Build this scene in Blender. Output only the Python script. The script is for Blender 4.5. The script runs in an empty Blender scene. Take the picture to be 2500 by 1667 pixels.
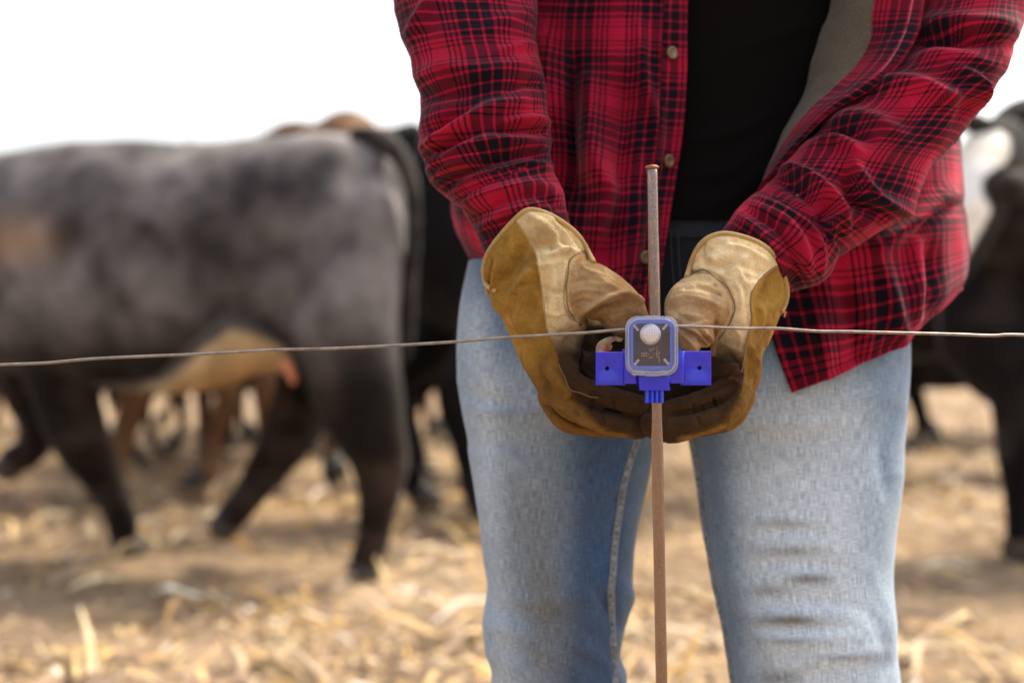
import bpy, math, random
import numpy as np
from mathutils import Vector, Matrix

random.seed(7)
RNG = np.random.default_rng(11)
scene = bpy.context.scene
COL = scene.collection

# ------------------------------------------------------------------ camera
F = 50.0 / 36.0 * 2500.0          # focal length in photo pixels
CAM_H = 0.83
HORIZON = 770.0
PITCH = math.atan((833.5 - HORIZON) / F)
CAM = np.array([0.0, 0.0, CAM_H])
RIGHT = np.array([1.0, 0, 0])
FWD = np.array([0.0, math.cos(PITCH), -math.sin(PITCH)])
UP = np.array([0.0, math.sin(PITCH), math.cos(PITCH)])
cam_data = bpy.data.cameras.new("camera")
cam_data.lens = 50
cam_data.sensor_width = 36
cam_data.clip_start = 0.05
cam_data.clip_end = 8000
cam_data.dof.use_dof = True
cam_data.dof.focus_distance = 1.165
cam_data.dof.aperture_fstop = 3.0
cam_data.dof.aperture_blades = 9
cam = bpy.data.objects.new("camera", cam_data)
COL.objects.link(cam)
cam.location = CAM
cam.rotation_euler = (math.radians(90) - PITCH, 0, 0)
scene.camera = cam

# ------------------------------------------------------------------ light
SUN_EL, SUN_AZ = math.radians(54), math.radians(50)     # high, from the right and a little behind
world = bpy.data.worlds.new("World")
scene.world = world
world.use_nodes = True
wn = world.node_tree
bg = wn.nodes["Background"]
sky = wn.nodes.new("ShaderNodeTexSky")
sky.sky_type = 'NISHITA'
sky.sun_disc = False
sky.sun_elevation = SUN_EL
sky.sun_rotation = SUN_AZ
sky.air_density = 1.0
sky.dust_density = 5.0
sky.ozone_density = 0.6
hs = wn.nodes.new("ShaderNodeHueSaturation")      # thin overcast: paler than a clear sky
hs.inputs["Saturation"].default_value = 0.5
wn.links.new(sky.outputs[0], hs.inputs["Color"])
wn.links.new(hs.outputs[0], bg.inputs[0])
bg.inputs[1].default_value = 0.15
sl = bpy.data.lights.new("sun", 'SUN')
sl.energy = 2.6
sl.angle = math.radians(14)
sl.color = (1.0, 0.90, 0.72)
so = bpy.data.objects.new("sun", sl)
COL.objects.link(so)
sdir = Vector((math.sin(SUN_AZ) * math.cos(SUN_EL), math.cos(SUN_AZ) * math.cos(SUN_EL), math.sin(SUN_EL)))
so.rotation_euler = sdir.to_track_quat('Z', 'Y').to_euler()
so.location = (3, 6, 8)
scene.view_settings.view_transform = 'Standard'
scene.view_settings.look = 'None'
scene.view_settings.gamma = 1
scene.view_settings.exposure = 1.42
scene.cycles.max_bounces = 8
scene.cycles.transparent_max_bounces = 12

# ------------------------------------------------------------------ helpers
def P(x, y, D):
    x = np.asarray(x, float); y = np.asarray(y, float); D = np.asarray(D, float)
    return (CAM + D[..., None] * FWD + ((x - 1250) / F * D)[..., None] * RIGHT
            + ((833.5 - y) / F * D)[..., None] * UP)

def PR(V):
    d = V - CAM
    D = d @ FWD
    return 1250 + (d @ RIGHT) / D * F, 833.5 - (d @ UP) / D * F, D

def catmull(C, m):
    C = np.asarray(C, float)
    n = len(C)
    t = np.linspace(0, n - 1, m)
    i = np.clip(np.floor(t).astype(int), 0, n - 2)
    f = (t - i)[:, None]
    p = lambda k: C[np.clip(k, 0, n - 1)]
    p0, p1, p2, p3 = p(i - 1), p(i), p(i + 1), p(i + 2)
    return 0.5 * ((2 * p1) + (-p0 + p2) * f + (2 * p0 - 5 * p1 + 4 * p2 - p3) * f ** 2 + (-p0 + 3 * p1 - 3 * p2 + p3) * f ** 3)

def hsh(i, j, k, s):
    h = (i * 374761393 + j * 668265263 + k * 2147483647 + s * 1274126177) & 0xFFFFFFFF
    h = ((h ^ (h >> 13)) * 1274126177) & 0xFFFFFFFF
    h = h ^ (h >> 16)
    return (h & 0xFFFF) / 65535.0

def noise(V, scale, seed=0, octaves=2):
    V = np.asarray(V, float)
    if V.shape[-1] == 2:
        V = np.concatenate([V, np.zeros(V.shape[:-1] + (1,))], -1)
    out = 0; amp = 1; tot = 0
    for o in range(octaves):
        Q = V * scale * (2 ** o) + 31.7 * o + 1000
        I = np.floor(Q).astype(np.int64)
        f = Q - I
        f = f * f * (3 - 2 * f)
        r = 0
        for a in (0, 1):
            for b in (0, 1):
                for c in (0, 1):
                    w = (f[..., 0] if a else 1 - f[..., 0]) * (f[..., 1] if b else 1 - f[..., 1]) * (f[..., 2] if c else 1 - f[..., 2])
                    r = r + w * hsh(I[..., 0] + a, I[..., 1] + b, I[..., 2] + c, seed + o)
        out = out + amp * (r * 2 - 1); tot += amp; amp *= 0.5
    return out / tot

def sstep(a, b, x):
    t = np.clip((x - a) / (b - a), 0, 1)
    return t * t * (3 - 2 * t)

def polydist(x, y, pts):
    best = np.full(np.shape(x), 1e9); along = np.zeros(np.shape(x)); sd = np.zeros(np.shape(x))
    n = len(pts) - 1
    for k in range(n):
        ax, ay = pts[k]; bx, by = pts[k + 1]
        dx, dy = bx - ax, by - ay
        t = ((x - ax) * dx + (y - ay) * dy) / (dx * dx + dy * dy + 1e-9)
        tc = np.clip(t, 0, 1)
        d = np.hypot(x - ax - tc * dx, y - ay - tc * dy)
        s = np.sign((x - ax) * dy - (y - ay) * dx)
        m = d < best
        best = np.where(m, d, best); along = np.where(m, (k + tc) / n, along); sd = np.where(m, s, sd)
    return best, along, sd

def ridges(x, y, lst):
    out = np.zeros(np.shape(x))
    for pts, w, amp in lst:
        if len(pts) > 2:
            pts = [tuple(q) for q in catmull(pts, len(pts) * 4)]
        d, a, _ = polydist(x, y, pts)
        out += amp * np.exp(-(d / w) ** 2) * (0.25 + 0.75 * np.sin(np.pi * np.clip(a, 0.03, 0.97)) ** 0.6)
    return out

def interp_poly(y, pts):
    pts = sorted(pts, key=lambda q: q[1])
    return np.interp(y, [q[1] for q in pts], [q[0] for q in pts])

def tag(o, label=None, cat=None, group=None, kind=None):
    if label: o["label"] = label
    if cat: o["category"] = cat
    if group: o["group"] = group
    if kind: o["kind"] = kind
    return o

def empty(name, loc):
    o = bpy.data.objects.new(name, None)
    o.empty_display_size = 0.1
    o.location = loc
    COL.objects.link(o)
    return o

def root_loc(o):
    v = np.zeros(3)
    while o is not None:
        v += np.array(o.location); o = o.parent
    return v

def mesh_obj(name, V, Fc, mat=None, parent=None, uv=None, col=None, smooth=True, mats=None, fmat=None, sharp=None):
    V = np.asarray(V, float)
    if parent is not None:
        V = V - root_loc(parent)
    me = bpy.data.meshes.new(name)
    me.from_pydata(V.tolist(), [], [list(map(int, f)) for f in Fc])
    if uv is not None:
        l = me.uv_layers.new(name="UVMap")
        l.data.foreach_set("uv", np.asarray(uv, float).ravel())
    if col is not None:
        a = me.color_attributes.new("Col", 'FLOAT_COLOR', 'POINT')
        c = np.ones((len(V), 4)); c[:, :3] = col
        a.data.foreach_set("color", c.ravel())
    for m in (mats or ([mat] if mat else [])):
        me.materials.append(m)
    if fmat is not None:
        me.polygons.foreach_set("material_index", np.asarray(fmat, np.int32))
    if smooth:
        me.polygons.foreach_set("use_smooth", [True] * len(me.polygons))
    me.update()
    if sharp: me.set_sharp_from_angle(angle=math.radians(sharp))
    o = bpy.data.objects.new(name, me)
    COL.objects.link(o)
    if parent is not None:
        o.parent = parent
    return o

class MB:
    """collects closed pieces into one mesh"""
    def __init__(s): s.V = []; s.F = []; s.n = 0; s.uv = []; s.M = []
    def add(s, V, Fc, uv=None, mi=0):
        V = np.asarray(V, float)
        s.V.append(V)
        s.F += [tuple(int(i) + s.n for i in f) for f in Fc]
        s.M += [mi] * len(Fc)
        if uv is not None: s.uv.append(np.asarray(uv))
        s.n += len(V)
        return s
    def verts(s): return np.concatenate(s.V)
    def build(s, name, mat=None, parent=None, smooth=True, mats=None, col=None, sharp=None):
        if sharp is None and parent is not None and 'dev' in globals() : sharp = 28
        uv = np.concatenate(s.uv) if s.uv else None
        return mesh_obj(name, s.verts(), s.F, mat, parent, uv=uv, smooth=smooth, mats=mats,
                        fmat=s.M if mats else None, col=col, sharp=sharp)

def grid_faces(nr, nc, closed):
    fs = []
    for i in range(nr - 1):
        for j in range(nc if closed else nc - 1):
            j2 = (j + 1) % nc
            fs.append((i * nc + j, i * nc + j2, (i + 1) * nc + j2, (i + 1) * nc + j))
    return fs

def grid_uv(G, closed):
    nr, nc = G.shape[:2]
    GG = np.concatenate([G, G[:, :1]], 1) if closed else G
    du = np.linalg.norm(np.diff(GG, axis=1), axis=2).mean(0)
    dv = np.linalg.norm(np.diff(G, axis=0), axis=2).mean(1)
    return np.concatenate([[0], np.cumsum(du)]), np.concatenate([[0], np.cumsum(dv)])

def grid_normals(G, closed):
    if closed:
        du = np.roll(G, -1, 1) - np.roll(G, 1, 1)
    else:
        du = np.gradient(G, axis=1)
    dv = np.gradient(G, axis=0)
    n = np.cross(du, dv)
    return n / (np.linalg.norm(n, axis=2, keepdims=True) + 1e-12)

def grid_piece(G, closed, uo=0.0, vo=0.0, caps=False):
    nr, nc = G.shape[:2]
    u, v = grid_uv(G, closed)
    u = u + uo; v = v + vo
    fs = grid_faces(nr, nc, closed)
    uv = []
    for i in range(nr - 1):
        for j in range(nc if closed else nc - 1):
            uv += [(u[j], v[i]), (u[j + 1], v[i]), (u[j + 1], v[i + 1]), (u[j], v[i + 1])]
    V = G.reshape(-1, 3)
    if caps:
        k = len(V)
        V = np.concatenate([V, G[0].mean(0)[None], G[-1].mean(0)[None]])
        for j in range(nc):
            j2 = (j + 1) % nc
            fs.append((j2, j, k)); uv += [(u[j + 1], v[0]), (u[j], v[0]), (u[j], v[0])]
            fs.append(((nr - 1) * nc + j, (nr - 1) * nc + j2, k + 1)); uv += [(u[j], v[-1]), (u[j + 1], v[-1]), (u[j], v[-1])]
    return V, fs, uv

def loft_lr(st, na=64, nl=120, e=2.3):
    """st: (xl,yl,xr,yr,D,half_thickness). closed tube; front half faces the camera"""
    A = np.array([list(P(s[0], s[1], s[4])) + list(P(s[2], s[3], s[4])) + [s[5]] for s in st])
    A = catmull(A, nl)
    PL, PRr, T = A[:, :3], A[:, 3:6], A[:, 6]
    th = np.linspace(0, 2 * np.pi, na, endpoint=False)
    c, s = np.cos(th), np.sin(th)
    cc = np.sign(c) * np.abs(c) ** (2 / e); ss = np.sign(s) * np.abs(s) ** (2 / e)
    C = (PL + PRr) / 2; a = (PRr - PL) / 2
    return C[:, None] + a[:, None] * cc[None, :, None] - (T[:, None] * ss[None])[..., None] * FWD

def out_normals(G):
    n = grid_normals(G, True)
    c = G.mean(1, keepdims=True)
    if ((G - c) * n).sum() < 0: n = -n
    return n

def displace(G, n, rl, namp=0.0, nscale=20, seed=0, stretch=(1, 1, 1), fold=None):
    x, y, D = PR(G.reshape(-1, 3))
    x = x.reshape(G.shape[:2]); y = y.reshape(G.shape[:2])
    front = np.clip(-(n @ FWD) * 1.6 + 0.2, 0, 1)
    d = ridges(x, y, rl) * front
    if fold:
        q = G * np.array(fold[2]) + 0.03 * noise(G, 8, seed + 3, 2)[..., None]
        d = d + fold[0] * (0.6 - np.abs(noise(q, fold[1], seed + 50, 2)) * 2.2)
    if namp:
        d = d + namp * noise(G * np.array(stretch), nscale, seed, 3)
    return G + n * d[..., None]

def tube_ring(pts, r, na=12, nper=6, px=False, flat=1.0):
    """pts Nx3 world; r scalar or list; returns grid"""
    pts = np.asarray(pts, float)
    r = np.broadcast_to(np.asarray(r, float), (len(pts),))
    A = catmull(np.concatenate([pts, r[:, None]], 1), max(2, (len(pts) - 1) * nper + 1))
    p, r = A[:, :3], A[:, 3]
    T = np.gradient(p, axis=0); T /= np.linalg.norm(T, axis=1, keepdims=True) + 1e-12
    ref = np.array([0.13, 0.31, 0.94]) if abs(T[:, 2]).mean() < 0.8 else np.array([0.2, 0.95, 0.1])
    U = np.cross(T, ref); U /= np.linalg.norm(U, axis=1, keepdims=True)
    W = np.cross(T, U)
    th = np.linspace(0, 2 * np.pi, na, endpoint=False)
    return p[:, None] + r[:, None, None] * (U[:, None] * np.cos(th)[None, :, None] + flat * W[:, None] * np.sin(th)[None, :, None])

def sphere(c, r, nu=16, nv=10):
    r = np.broadcast_to(np.asarray(r, float), (3,))
    ph = np.linspace(0.0, np.pi, nv + 1)[1:-1]
    th = np.linspace(0, 2 * np.pi, nu, endpoint=False)
    G = np.stack([np.sin(ph)[:, None] * np.cos(th)[None], np.sin(ph)[:, None] * np.sin(th)[None], np.cos(ph)[:, None] * np.ones(nu)[None]], 2) * r + c
    return G

def add_tube(mb, pts, r, na=14, nper=6, ends=True, flat=1.0):
    G = tube_ring(pts, r, na, nper, flat=flat)
    V, f, uv = grid_piece(G, True, caps=True)
    mb.add(V, f)
    if ends:
        rr = np.broadcast_to(np.asarray(r, float), (len(pts),))
        for q, rad in ((pts[0], rr[0]), (pts[-1], rr[-1])):
            V, f, uv = grid_piece(sphere(np.asarray(q), rad * 0.99), True, caps=True)
            mb.add(V, f)

def ptube(mb, pts, na=16, nper=6, flat=1.0):
    """pts: (x,y,D,radius_px)"""
    w = [P(a, b, c) for a, b, c, d in pts]
    add_tube(mb, w, [d / F * c for a, b, c, d in pts], na, nper, flat=flat)

def remesh(mb, voxel, smooth=4, lam=0.5):
    me = bpy.data.meshes.new("t")
    me.from_pydata(mb.verts().tolist(), [], mb.F)
    o = bpy.data.objects.new("t", me); COL.objects.link(o)
    m = o.modifiers.new("r", 'REMESH'); m.mode = 'VOXEL'; m.voxel_size = voxel; m.adaptivity = 0
    dg = bpy.context.evaluated_depsgraph_get()
    ev = bpy.data.meshes.new_from_object(o.evaluated_get(dg))
    bpy.data.objects.remove(o); bpy.data.meshes.remove(me)
    n = len(ev.vertices)
    V = np.empty(n * 3); ev.vertices.foreach_get("co", V); V = V.reshape(-1, 3)
    E = np.empty(len(ev.edges) * 2, np.int32); ev.edges.foreach_get("vertices", E); E = E.reshape(-1, 2)
    Fc = [tuple(p.vertices) for p in ev.polygons]
    bpy.data.meshes.remove(ev)
    deg = np.bincount(E.ravel(), minlength=n)[:, None].astype(float) + 1e-9
    def lap(X):
        S = np.zeros_like(X)
        for k in range(X.shape[1]):
            S[:, k] = np.bincount(E[:, 0], X[E[:, 1], k], n) + np.bincount(E[:, 1], X[E[:, 0], k], n)
        return S / deg
    for _ in range(smooth):
        V = V + lam * (lap(V) - V)
    return V, Fc

def vnormals(V, Fc):
    Q = np.array([f if len(f) == 4 else tuple(f) + (f[-1],) for f in Fc])
    n = np.cross(V[Q[:, 2]] - V[Q[:, 0]], V[Q[:, 3]] - V[Q[:, 1]])
    N = np.zeros_like(V)
    for k in range(4):
        for c in range(3):
            N[:, c] += np.bincount(Q[:, k], n[:, c], len(V))
    return N / (np.linalg.norm(N, axis=1, keepdims=True) + 1e-12)

# ------------------------------------------------------------------ materials
def nt(name):
    m = bpy.data.materials.new(name); m.use_nodes = True
    b = m.node_tree.nodes["Principled BSDF"]
    return m, m.node_tree.nodes, m.node_tree.links, b

def bump(N, L, b, height_socket, strength, dist):
    bp = N.new("ShaderNodeBump"); bp.inputs["Strength"].default_value = strength; bp.inputs["Distance"].default_value = dist
    L.new(height_socket, bp.inputs["Height"]); L.new(bp.outputs[0], b.inputs["Normal"])

def noise_node(N, L, scale, detail=4, vec=None, rough=0.5):
    n = N.new("ShaderNodeTexNoise"); n.inputs["Scale"].default_value = scale; n.inputs["Detail"].default_value = detail
    n.inputs["Roughness"].default_value = rough
    if vec is not None: L.new(vec, n.inputs["Vector"])
    return n

def ramp(N, L, src, stops, interp='LINEAR'):
    r = N.new("ShaderNodeValToRGB"); r.color_ramp.interpolation = interp
    e = r.color_ramp.elements
    while len(e) > 1: e.remove(e[-1])
    e[0].position = stops[0][0]; e[0].color = (*stops[0][1], 1)
    for p, c in stops[1:]:
        q = e.new(p); q.color = (*c, 1)
    L.new(src, r.inputs[0])
    return r

def math_node(N, L, op, a, b=None, c=None):
    m = N.new("ShaderNodeMath"); m.operation = op
    for k, v in enumerate((a, b, c)):
        if v is None: continue
        if isinstance(v, (int, float)): m.inputs[k].default_value = v
        else: L.new(v, m.inputs[k])
    return m.outputs[0]

def mixc(N, L, fac, a, b, mode='MIX'):
    m = N.new("ShaderNodeMix"); m.data_type = 'RGBA'; m.blend_type = mode
    for idx, v in ((0, fac), (6, a), (7, b)):
        if isinstance(v, (int, float)): m.inputs[idx].default_value = v
        elif isinstance(v, tuple): m.inputs[idx].default_value = (*v, 1)
        else: L.new(v, m.inputs[idx])
    return m.outputs[2]

def simple(name, c, rough=0.5, metal=0.0, spec=0.5, sheen=0.0, bscale=None, bstr=0.2, bdist=0.001, var=0.0, vscale=20, coat=0.0):
    m, N, L, b = nt(name)
    b.inputs["Base Color"].default_value = (*c, 1)
    b.inputs["Roughness"].default_value = rough; b.inputs["Metallic"].default_value = metal
    b.inputs["Specular IOR Level"].default_value = spec
    b.inputs["Sheen Weight"].default_value = sheen
    b.inputs["Coat Weight"].default_value = coat
    tc = N.new("ShaderNodeTexCoord")
    if bscale:
        n = noise_node(N, L, bscale, 5, tc.outputs["Object"]); bump(N, L, b, n.outputs["Fac"], bstr, bdist)
    if var:
        n = noise_node(N, L, vscale, 5, tc.outputs["Object"])
        r = ramp(N, L, n.outputs["Fac"], [(0.3, tuple(v * (1 - var) for v in c)), (0.7, tuple(min(1, v * (1 + var)) for v in c))])
        L.new(r.outputs[0], b.inputs["Base Color"])
    return m

def vcol_mat(name, rough=0.8, spec=0.3, sheen=0.0, bscale=300, bstr=0.3, bdist=0.0006, var=0.25, vscale=90, wrinkle=None):
    m, N, L, b = nt(name)
    at = N.new("ShaderNodeAttribute"); at.attribute_name = "Col"
    tc = N.new("ShaderNodeTexCoord")
    n = noise_node(N, L, vscale, 6, tc.outputs["Object"], 0.6)
    r = ramp(N, L, n.outputs["Fac"], [(0.25, (1 - var,) * 3), (0.75, (1 + var,) * 3)])
    c = mixc(N, L, 1.0, at.outputs["Color"], r.outputs[0], 'MULTIPLY')
    L.new(c, b.inputs["Base Color"])
    b.inputs["Roughness"].default_value = rough; b.inputs["Specular IOR Level"].default_value = spec
    b.inputs["Sheen Weight"].default_value = sheen; b.inputs["Sheen Roughness"].default_value = 0.4
    n2 = noise_node(N, L, bscale, 6, tc.outputs["Object"], 0.6)
    if wrinkle:
        rg = N.new("ShaderNodeTexNoise"); rg.noise_type = 'RIDGED_MULTIFRACTAL'; rg.inputs["Scale"].default_value = wrinkle
        rg.inputs["Detail"].default_value = 3; rg.inputs["Distortion"].default_value = 0.6
        L.new(tc.outputs["Object"], rg.inputs["Vector"])
        h = math_node(N, L, 'MULTIPLY_ADD', rg.outputs["Fac"], -0.8, n2.outputs["Fac"])
        bump(N, L, b, h, 0.8, bdist)
        r3 = ramp(N, L, rg.outputs["Fac"], [(0.55, (1, 1, 1)), (1.0, (0.72, 0.62, 0.52))])
        L.new(mixc(N, L, 1.0, c, r3.outputs[0], 'MULTIPLY'), b.inputs["Base Color"])
    else:
        bump(N, L, b, n2.outputs["Fac"], bstr, bdist)
    return m

def plaid(name):
    m, N, L, b = nt(name)
    uv = N.new("ShaderNodeUVMap")
    tc = N.new("ShaderNodeTexCoord")
    # thread wobble
    wn_ = noise_node(N, L, 60, 3, tc.outputs["Object"])
    wob = N.new("ShaderNodeVectorMath"); wob.operation = 'MULTIPLY_ADD'
    L.new(wn_.outputs["Color"], wob.inputs[0]); wob.inputs[1].default_value = (0.0016, 0.0016, 0)
    L.new(uv.outputs[0], wob.inputs[2])
    sp = N.new("ShaderNodeSeparateXYZ"); L.new(wob.outputs[0], sp.inputs[0])
    PER = 0.076
    # darkness sequence along one repeat: thin lines, wide bands, red field
    seq = [(0.00, 0.0), (0.20, 1), (0.225, 0), (0.265, 1), (0.29, 0), (0.33, 1), (0.355, 0), (0.395, 0.95), (0.50, 0), (0.53, 1), (0.64, 0),
           (0.67, 0.95), (0.775, 0), (0.815, 1), (0.84, 0), (0.88, 1), (0.905, 0), (0.945, 1), (0.97, 0)]
    seqv = [(0.00, 0.0), (0.14, 0.7), (0.165, 0), (0.20, 0.7), (0.225, 0.0), (0.27, 0.75), (0.33, 0.0), (0.36, 1), (0.47, 0), (0.50, 1), (0.60, 0),
            (0.635, 1), (0.74, 0.0), (0.77, 0.75), (0.83, 0), (0.87, 0.7), (0.89, 0), (0.93, 0.7), (0.955, 0.0)]
    su = ramp(N, L, math_node(N, L, 'FRACT', math_node(N, L, 'DIVIDE', sp.outputs[0], PER)), [(p, (v, v, v)) for p, v in seq], 'CONSTANT')
    sv = ramp(N, L, math_node(N, L, 'FRACT', math_node(N, L, 'DIVIDE', sp.outputs[1], PER)), [(p, (v, v, v)) for p, v in seqv], 'CONSTANT')
    u, v = su.outputs[0], sv.outputs[0]
    # twill: warp threads show in one diagonal, weft in the other
    diag = math_node(N, L, 'FRACT', math_node(N, L, 'DIVIDE', math_node(N, L, 'ADD', sp.outputs[0], sp.outputs[1]), 0.0022))
    tw = math_node(N, L, 'MULTIPLY_ADD', math_node(N, L, 'GREATER_THAN', diag, 0.5), 0.30, 0.38)
    both = math_node(N, L, 'ADD', math_node(N, L, 'MULTIPLY', u, tw), math_node(N, L, 'MULTIPLY', v, math_node(N, L, 'SUBTRACT', 1.04, tw)))
    big = noise_node(N, L, 14, 3, tc.outputs["Object"])
    red = ramp(N, L, big.outputs["Fac"], [(0.3, (0.27, 0.004, 0.021)), (0.7, (0.46, 0.010, 0.045))])
    r = ramp(N, L, both, [(0.0, (0, 0, 0)), (0.5, (0.76,) * 3), (0.85, (1, 1, 1))])
    c = mixc(N, L, r.outputs[0], red.outputs[0], (0.006, 0.005, 0.009))
    fz = noise_node(N, L, 900, 3, tc.outputs["Object"])
    fr = ramp(N, L, fz.outputs["Fac"], [(0.3, (0.75,) * 3), (0.7, (1.25,) * 3)])
    c = mixc(N, L, 1.0, c, fr.outputs[0], 'MULTIPLY')
    L.new(c, b.inputs["Base Color"])
    b.inputs["Roughness"].default_value = 0.95; b.inputs["Specular IOR Level"].default_value = 0.1
    b.inputs["Sheen Weight"].default_value = 0.13; b.inputs["Sheen Roughness"].default_value = 0.45
    b.inputs["Sheen Tint"].default_value = (1.0, 0.55, 0.62, 1)
    bump(N, L, b, noise_node(N, L, 500, 4, tc.outputs["Object"]).outputs["Fac"], 0.35, 0.0008)
    return m

def denim(name):
    m, N, L, b = nt(name)
    uv = N.new("ShaderNodeUVMap"); tc = N.new("ShaderNodeTexCoord")
    at = N.new("ShaderNodeAttribute"); at.attribute_name = "Col"
    def stretched(sx, sy, det=3):
        mp = N.new("ShaderNodeMapping"); mp.inputs["Scale"].default_value = (sx, sy, 1)
        L.new(uv.outputs[0], mp.inputs[0]); return noise_node(N, L, 1.0, det, mp.outputs[0], 0.65)
    a1 = stretched(1450, 65); a2 = stretched(100, 1350)
    s = math_node(N, L, 'MULTIPLY_ADD', a2.outputs["Fac"], 0.5, math_node(N, L, 'MULTIPLY', a1.outputs["Fac"], 0.62))
    r = ramp(N, L, s, [(0.40, (0.40, 0.46, 0.56)), (0.56, (1, 1, 1)), (0.70, (1.75, 1.68, 1.56))])
    c = mixc(N, L, 1.0, at.outputs["Color"], r.outputs[0], 'MULTIPLY')
    L.new(c, b.inputs["Base Color"])
    b.inputs["Roughness"].default_value = 0.9; b.inputs["Specular IOR Level"].default_value = 0.15
    b.inputs["Sheen Weight"].default_value = 0.25
    bump(N, L, b, s, 0.35, 0.0008)
    return m

M = {}
M['plaid'] = plaid('red_black_flannel')
M['denim'] = denim('washed_denim')
M['leather'] = vcol_mat('work_leather', rough=0.95, spec=0.10, sheen=0.05, wrinkle=75, bscale=520, bstr=0.7, bdist=0.0026, var=0.22, vscale=110)
M['bead'] = simple('leather_binding', (0.42, 0.27, 0.10), 0.7, bscale=500, bstr=0.3, var=0.25, vscale=60)
M['thread'] = simple('seam_thread', (0.20, 0.12, 0.05), 0.8, bscale=900, bstr=0.4)
M['tee'] = simple('black_jersey', (0.0045, 0.0035, 0.003), 0.95, spec=0.1, sheen=0.0, bscale=40, bstr=0.15, bdist=0.004)
M['lining'] = simple('brown_grey_lining', (0.105, 0.082, 0.058), 0.95, spec=0.1, sheen=0.1, bscale=700, bstr=0.6, bdist=0.0008, var=0.25, vscale=500)
M['white_cord'] = simple('pale_edge_thread', (0.26, 0.18, 0.19), 0.9, bscale=800, bstr=0.5)
M['button'] = simple('horn_button', (0.16, 0.10, 0.05), 0.25, spec=0.6, var=0.5, vscale=150)
M['skin'] = simple('skin', (0.45, 0.27, 0.19), 0.55)
M['hair'] = simple('brown_hair', (0.06, 0.035, 0.02), 0.7)
M['boot'] = simple('boot_leather', (0.10, 0.055, 0.025), 0.6, bscale=200, bstr=0.3)
M['blue'] = simple('blue_plastic', (0.024, 0.024, 0.56), 0.2, spec=0.55, coat=0.12, var=0.12, vscale=90, bscale=60, bstr=0.05, bdist=0.0006)
M['blue_light'] = simple('pale_blue_gasket', (0.13, 0.21, 0.72), 0.4)
M['pcb'] = simple('dark_circuit_board', (0.035, 0.024, 0.034), 0.35, var=0.25, vscale=400)
M['gold'] = simple('gold_pads', (0.55, 0.36, 0.18), 0.35, metal=0.8)
M['steel'] = simple('bright_steel', (0.80, 0.78, 0.76), 0.28, metal=1.0)
M['hole'] = simple('shadowed_plastic', (0.004, 0.004, 0.02), 0.8)
M['edge_white'] = simple('white_edge_plastic', (0.8, 0.8, 0.88), 0.2)
M['strip'] = simple('clear_plastic_slot', (0.75, 0.68, 0.70), 0.2, spec=0.8)

def clear(name, tint, diff, gl):
    m, N, L, b = nt(name)
    N.remove(b)
    out = N["Material Output"]
    tr = N.new("ShaderNodeBsdfTransparent"); tr.inputs[0].default_value = (*tint, 1)
    g = N.new("ShaderNodeBsdfGlossy"); g.inputs["Roughness"].default_value = 0.08
    d = N.new("ShaderNodeBsdfDiffuse"); d.inputs[0].default_value = (0.78, 0.82, 0.98, 1)
    lw = N.new("ShaderNodeFresnel"); lw.inputs[0].default_value = 1.45
    f = math_node(N, L, 'MULTIPLY_ADD', lw.outputs[0], gl, 0.02)
    m1 = N.new("ShaderNodeMixShader"); m1.inputs[0].default_value = diff
    L.new(tr.outputs[0], m1.inputs[1]); L.new(d.outputs[0], m1.inputs[2])
    m2 = N.new("ShaderNodeMixShader"); L.new(f, m2.inputs[0]); L.new(m1.outputs[0], m2.inputs[1]); L.new(g.outputs[0], m2.inputs[2])
    L.new(m2.outputs[0], out.inputs[0])
    return m
M['clear'] = clear('clear_lid', (0.97, 0.96, 0.98), 0.004, 0.28)
M['clear_rim'] = clear('clear_rim', (0.90, 0.92, 1.0), 0.22, 2.4)

def rust():
    m, N, L, b = nt('copper_brown_rod')
    tc = N.new("ShaderNodeTexCoord")
    n = noise_node(N, L, 900, 4, tc.outputs["Object"], 0.6)
    r = ramp(N, L, n.outputs["Fac"], [(0.33, (0.17, 0.105, 0.085)), (0.5, (0.26, 0.175, 0.145)), (0.72, (0.38, 0.285, 0.245))])
    mp = N.new("ShaderNodeMapping"); mp.inputs["Scale"].default_value = (1, 1, 0.25); L.new(tc.outputs["Object"], mp.inputs[0])
    n3 = noise_node(N, L, 420, 4, mp.outputs[0], 0.7)
    sc = ramp(N, L, n3.outputs["Fac"], [(0.60, (0, 0, 0)), (0.66, (1, 1, 1))])
    sp = N.new("ShaderNodeSeparateXYZ"); L.new(tc.outputs["Object"], sp.inputs[0])
    up = math_node(N, L, 'GREATER_THAN', sp.outputs[2], 0.845)
    f = math_node(N, L, 'MULTIPLY', sc.outputs[0], up)
    c = mixc(N, L, f, r.outputs[0], (0.55, 0.30, 0.10))
    L.new(c, b.inputs["Base Color"])
    b.inputs["Metallic"].default_value = 0.9; b.inputs["Roughness"].default_value = 0.22; b.inputs["Coat Weight"].default_value = 0.7; b.inputs["Coat Roughness"].default_value = 0.12
    bump(N, L, b, n.outputs["Fac"], 0.03, 0.0003)
    return m
M['rod'] = rust()
M['rod_cap'] = simple('rusty_burr', (0.30, 0.13, 0.06), 0.6, metal=0.3, bscale=500, bstr=0.6)
M['wire'] = simple('weathered_wire', (0.27, 0.225, 0.19), 0.42, metal=0.6, bscale=900, bstr=0.4, bdist=0.0003, var=0.3, vscale=120)
M['fur'] = vcol_mat('cattle_hide', rough=0.8, spec=0.12, sheen=0.06, bscale=60, bstr=0.6, bdist=0.006, var=0.3, vscale=12)
M['hoof'] = simple('hoof', (0.05, 0.04, 0.03), 0.6)
M['eye'] = simple('dark_eye', (0.01, 0.008, 0.006), 0.1)
M['straw'] = vcol_mat('dry_straw', rough=0.8, spec=0.3, bscale=80, bstr=0.3, bdist=0.002, var=0.2, vscale=25)

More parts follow.
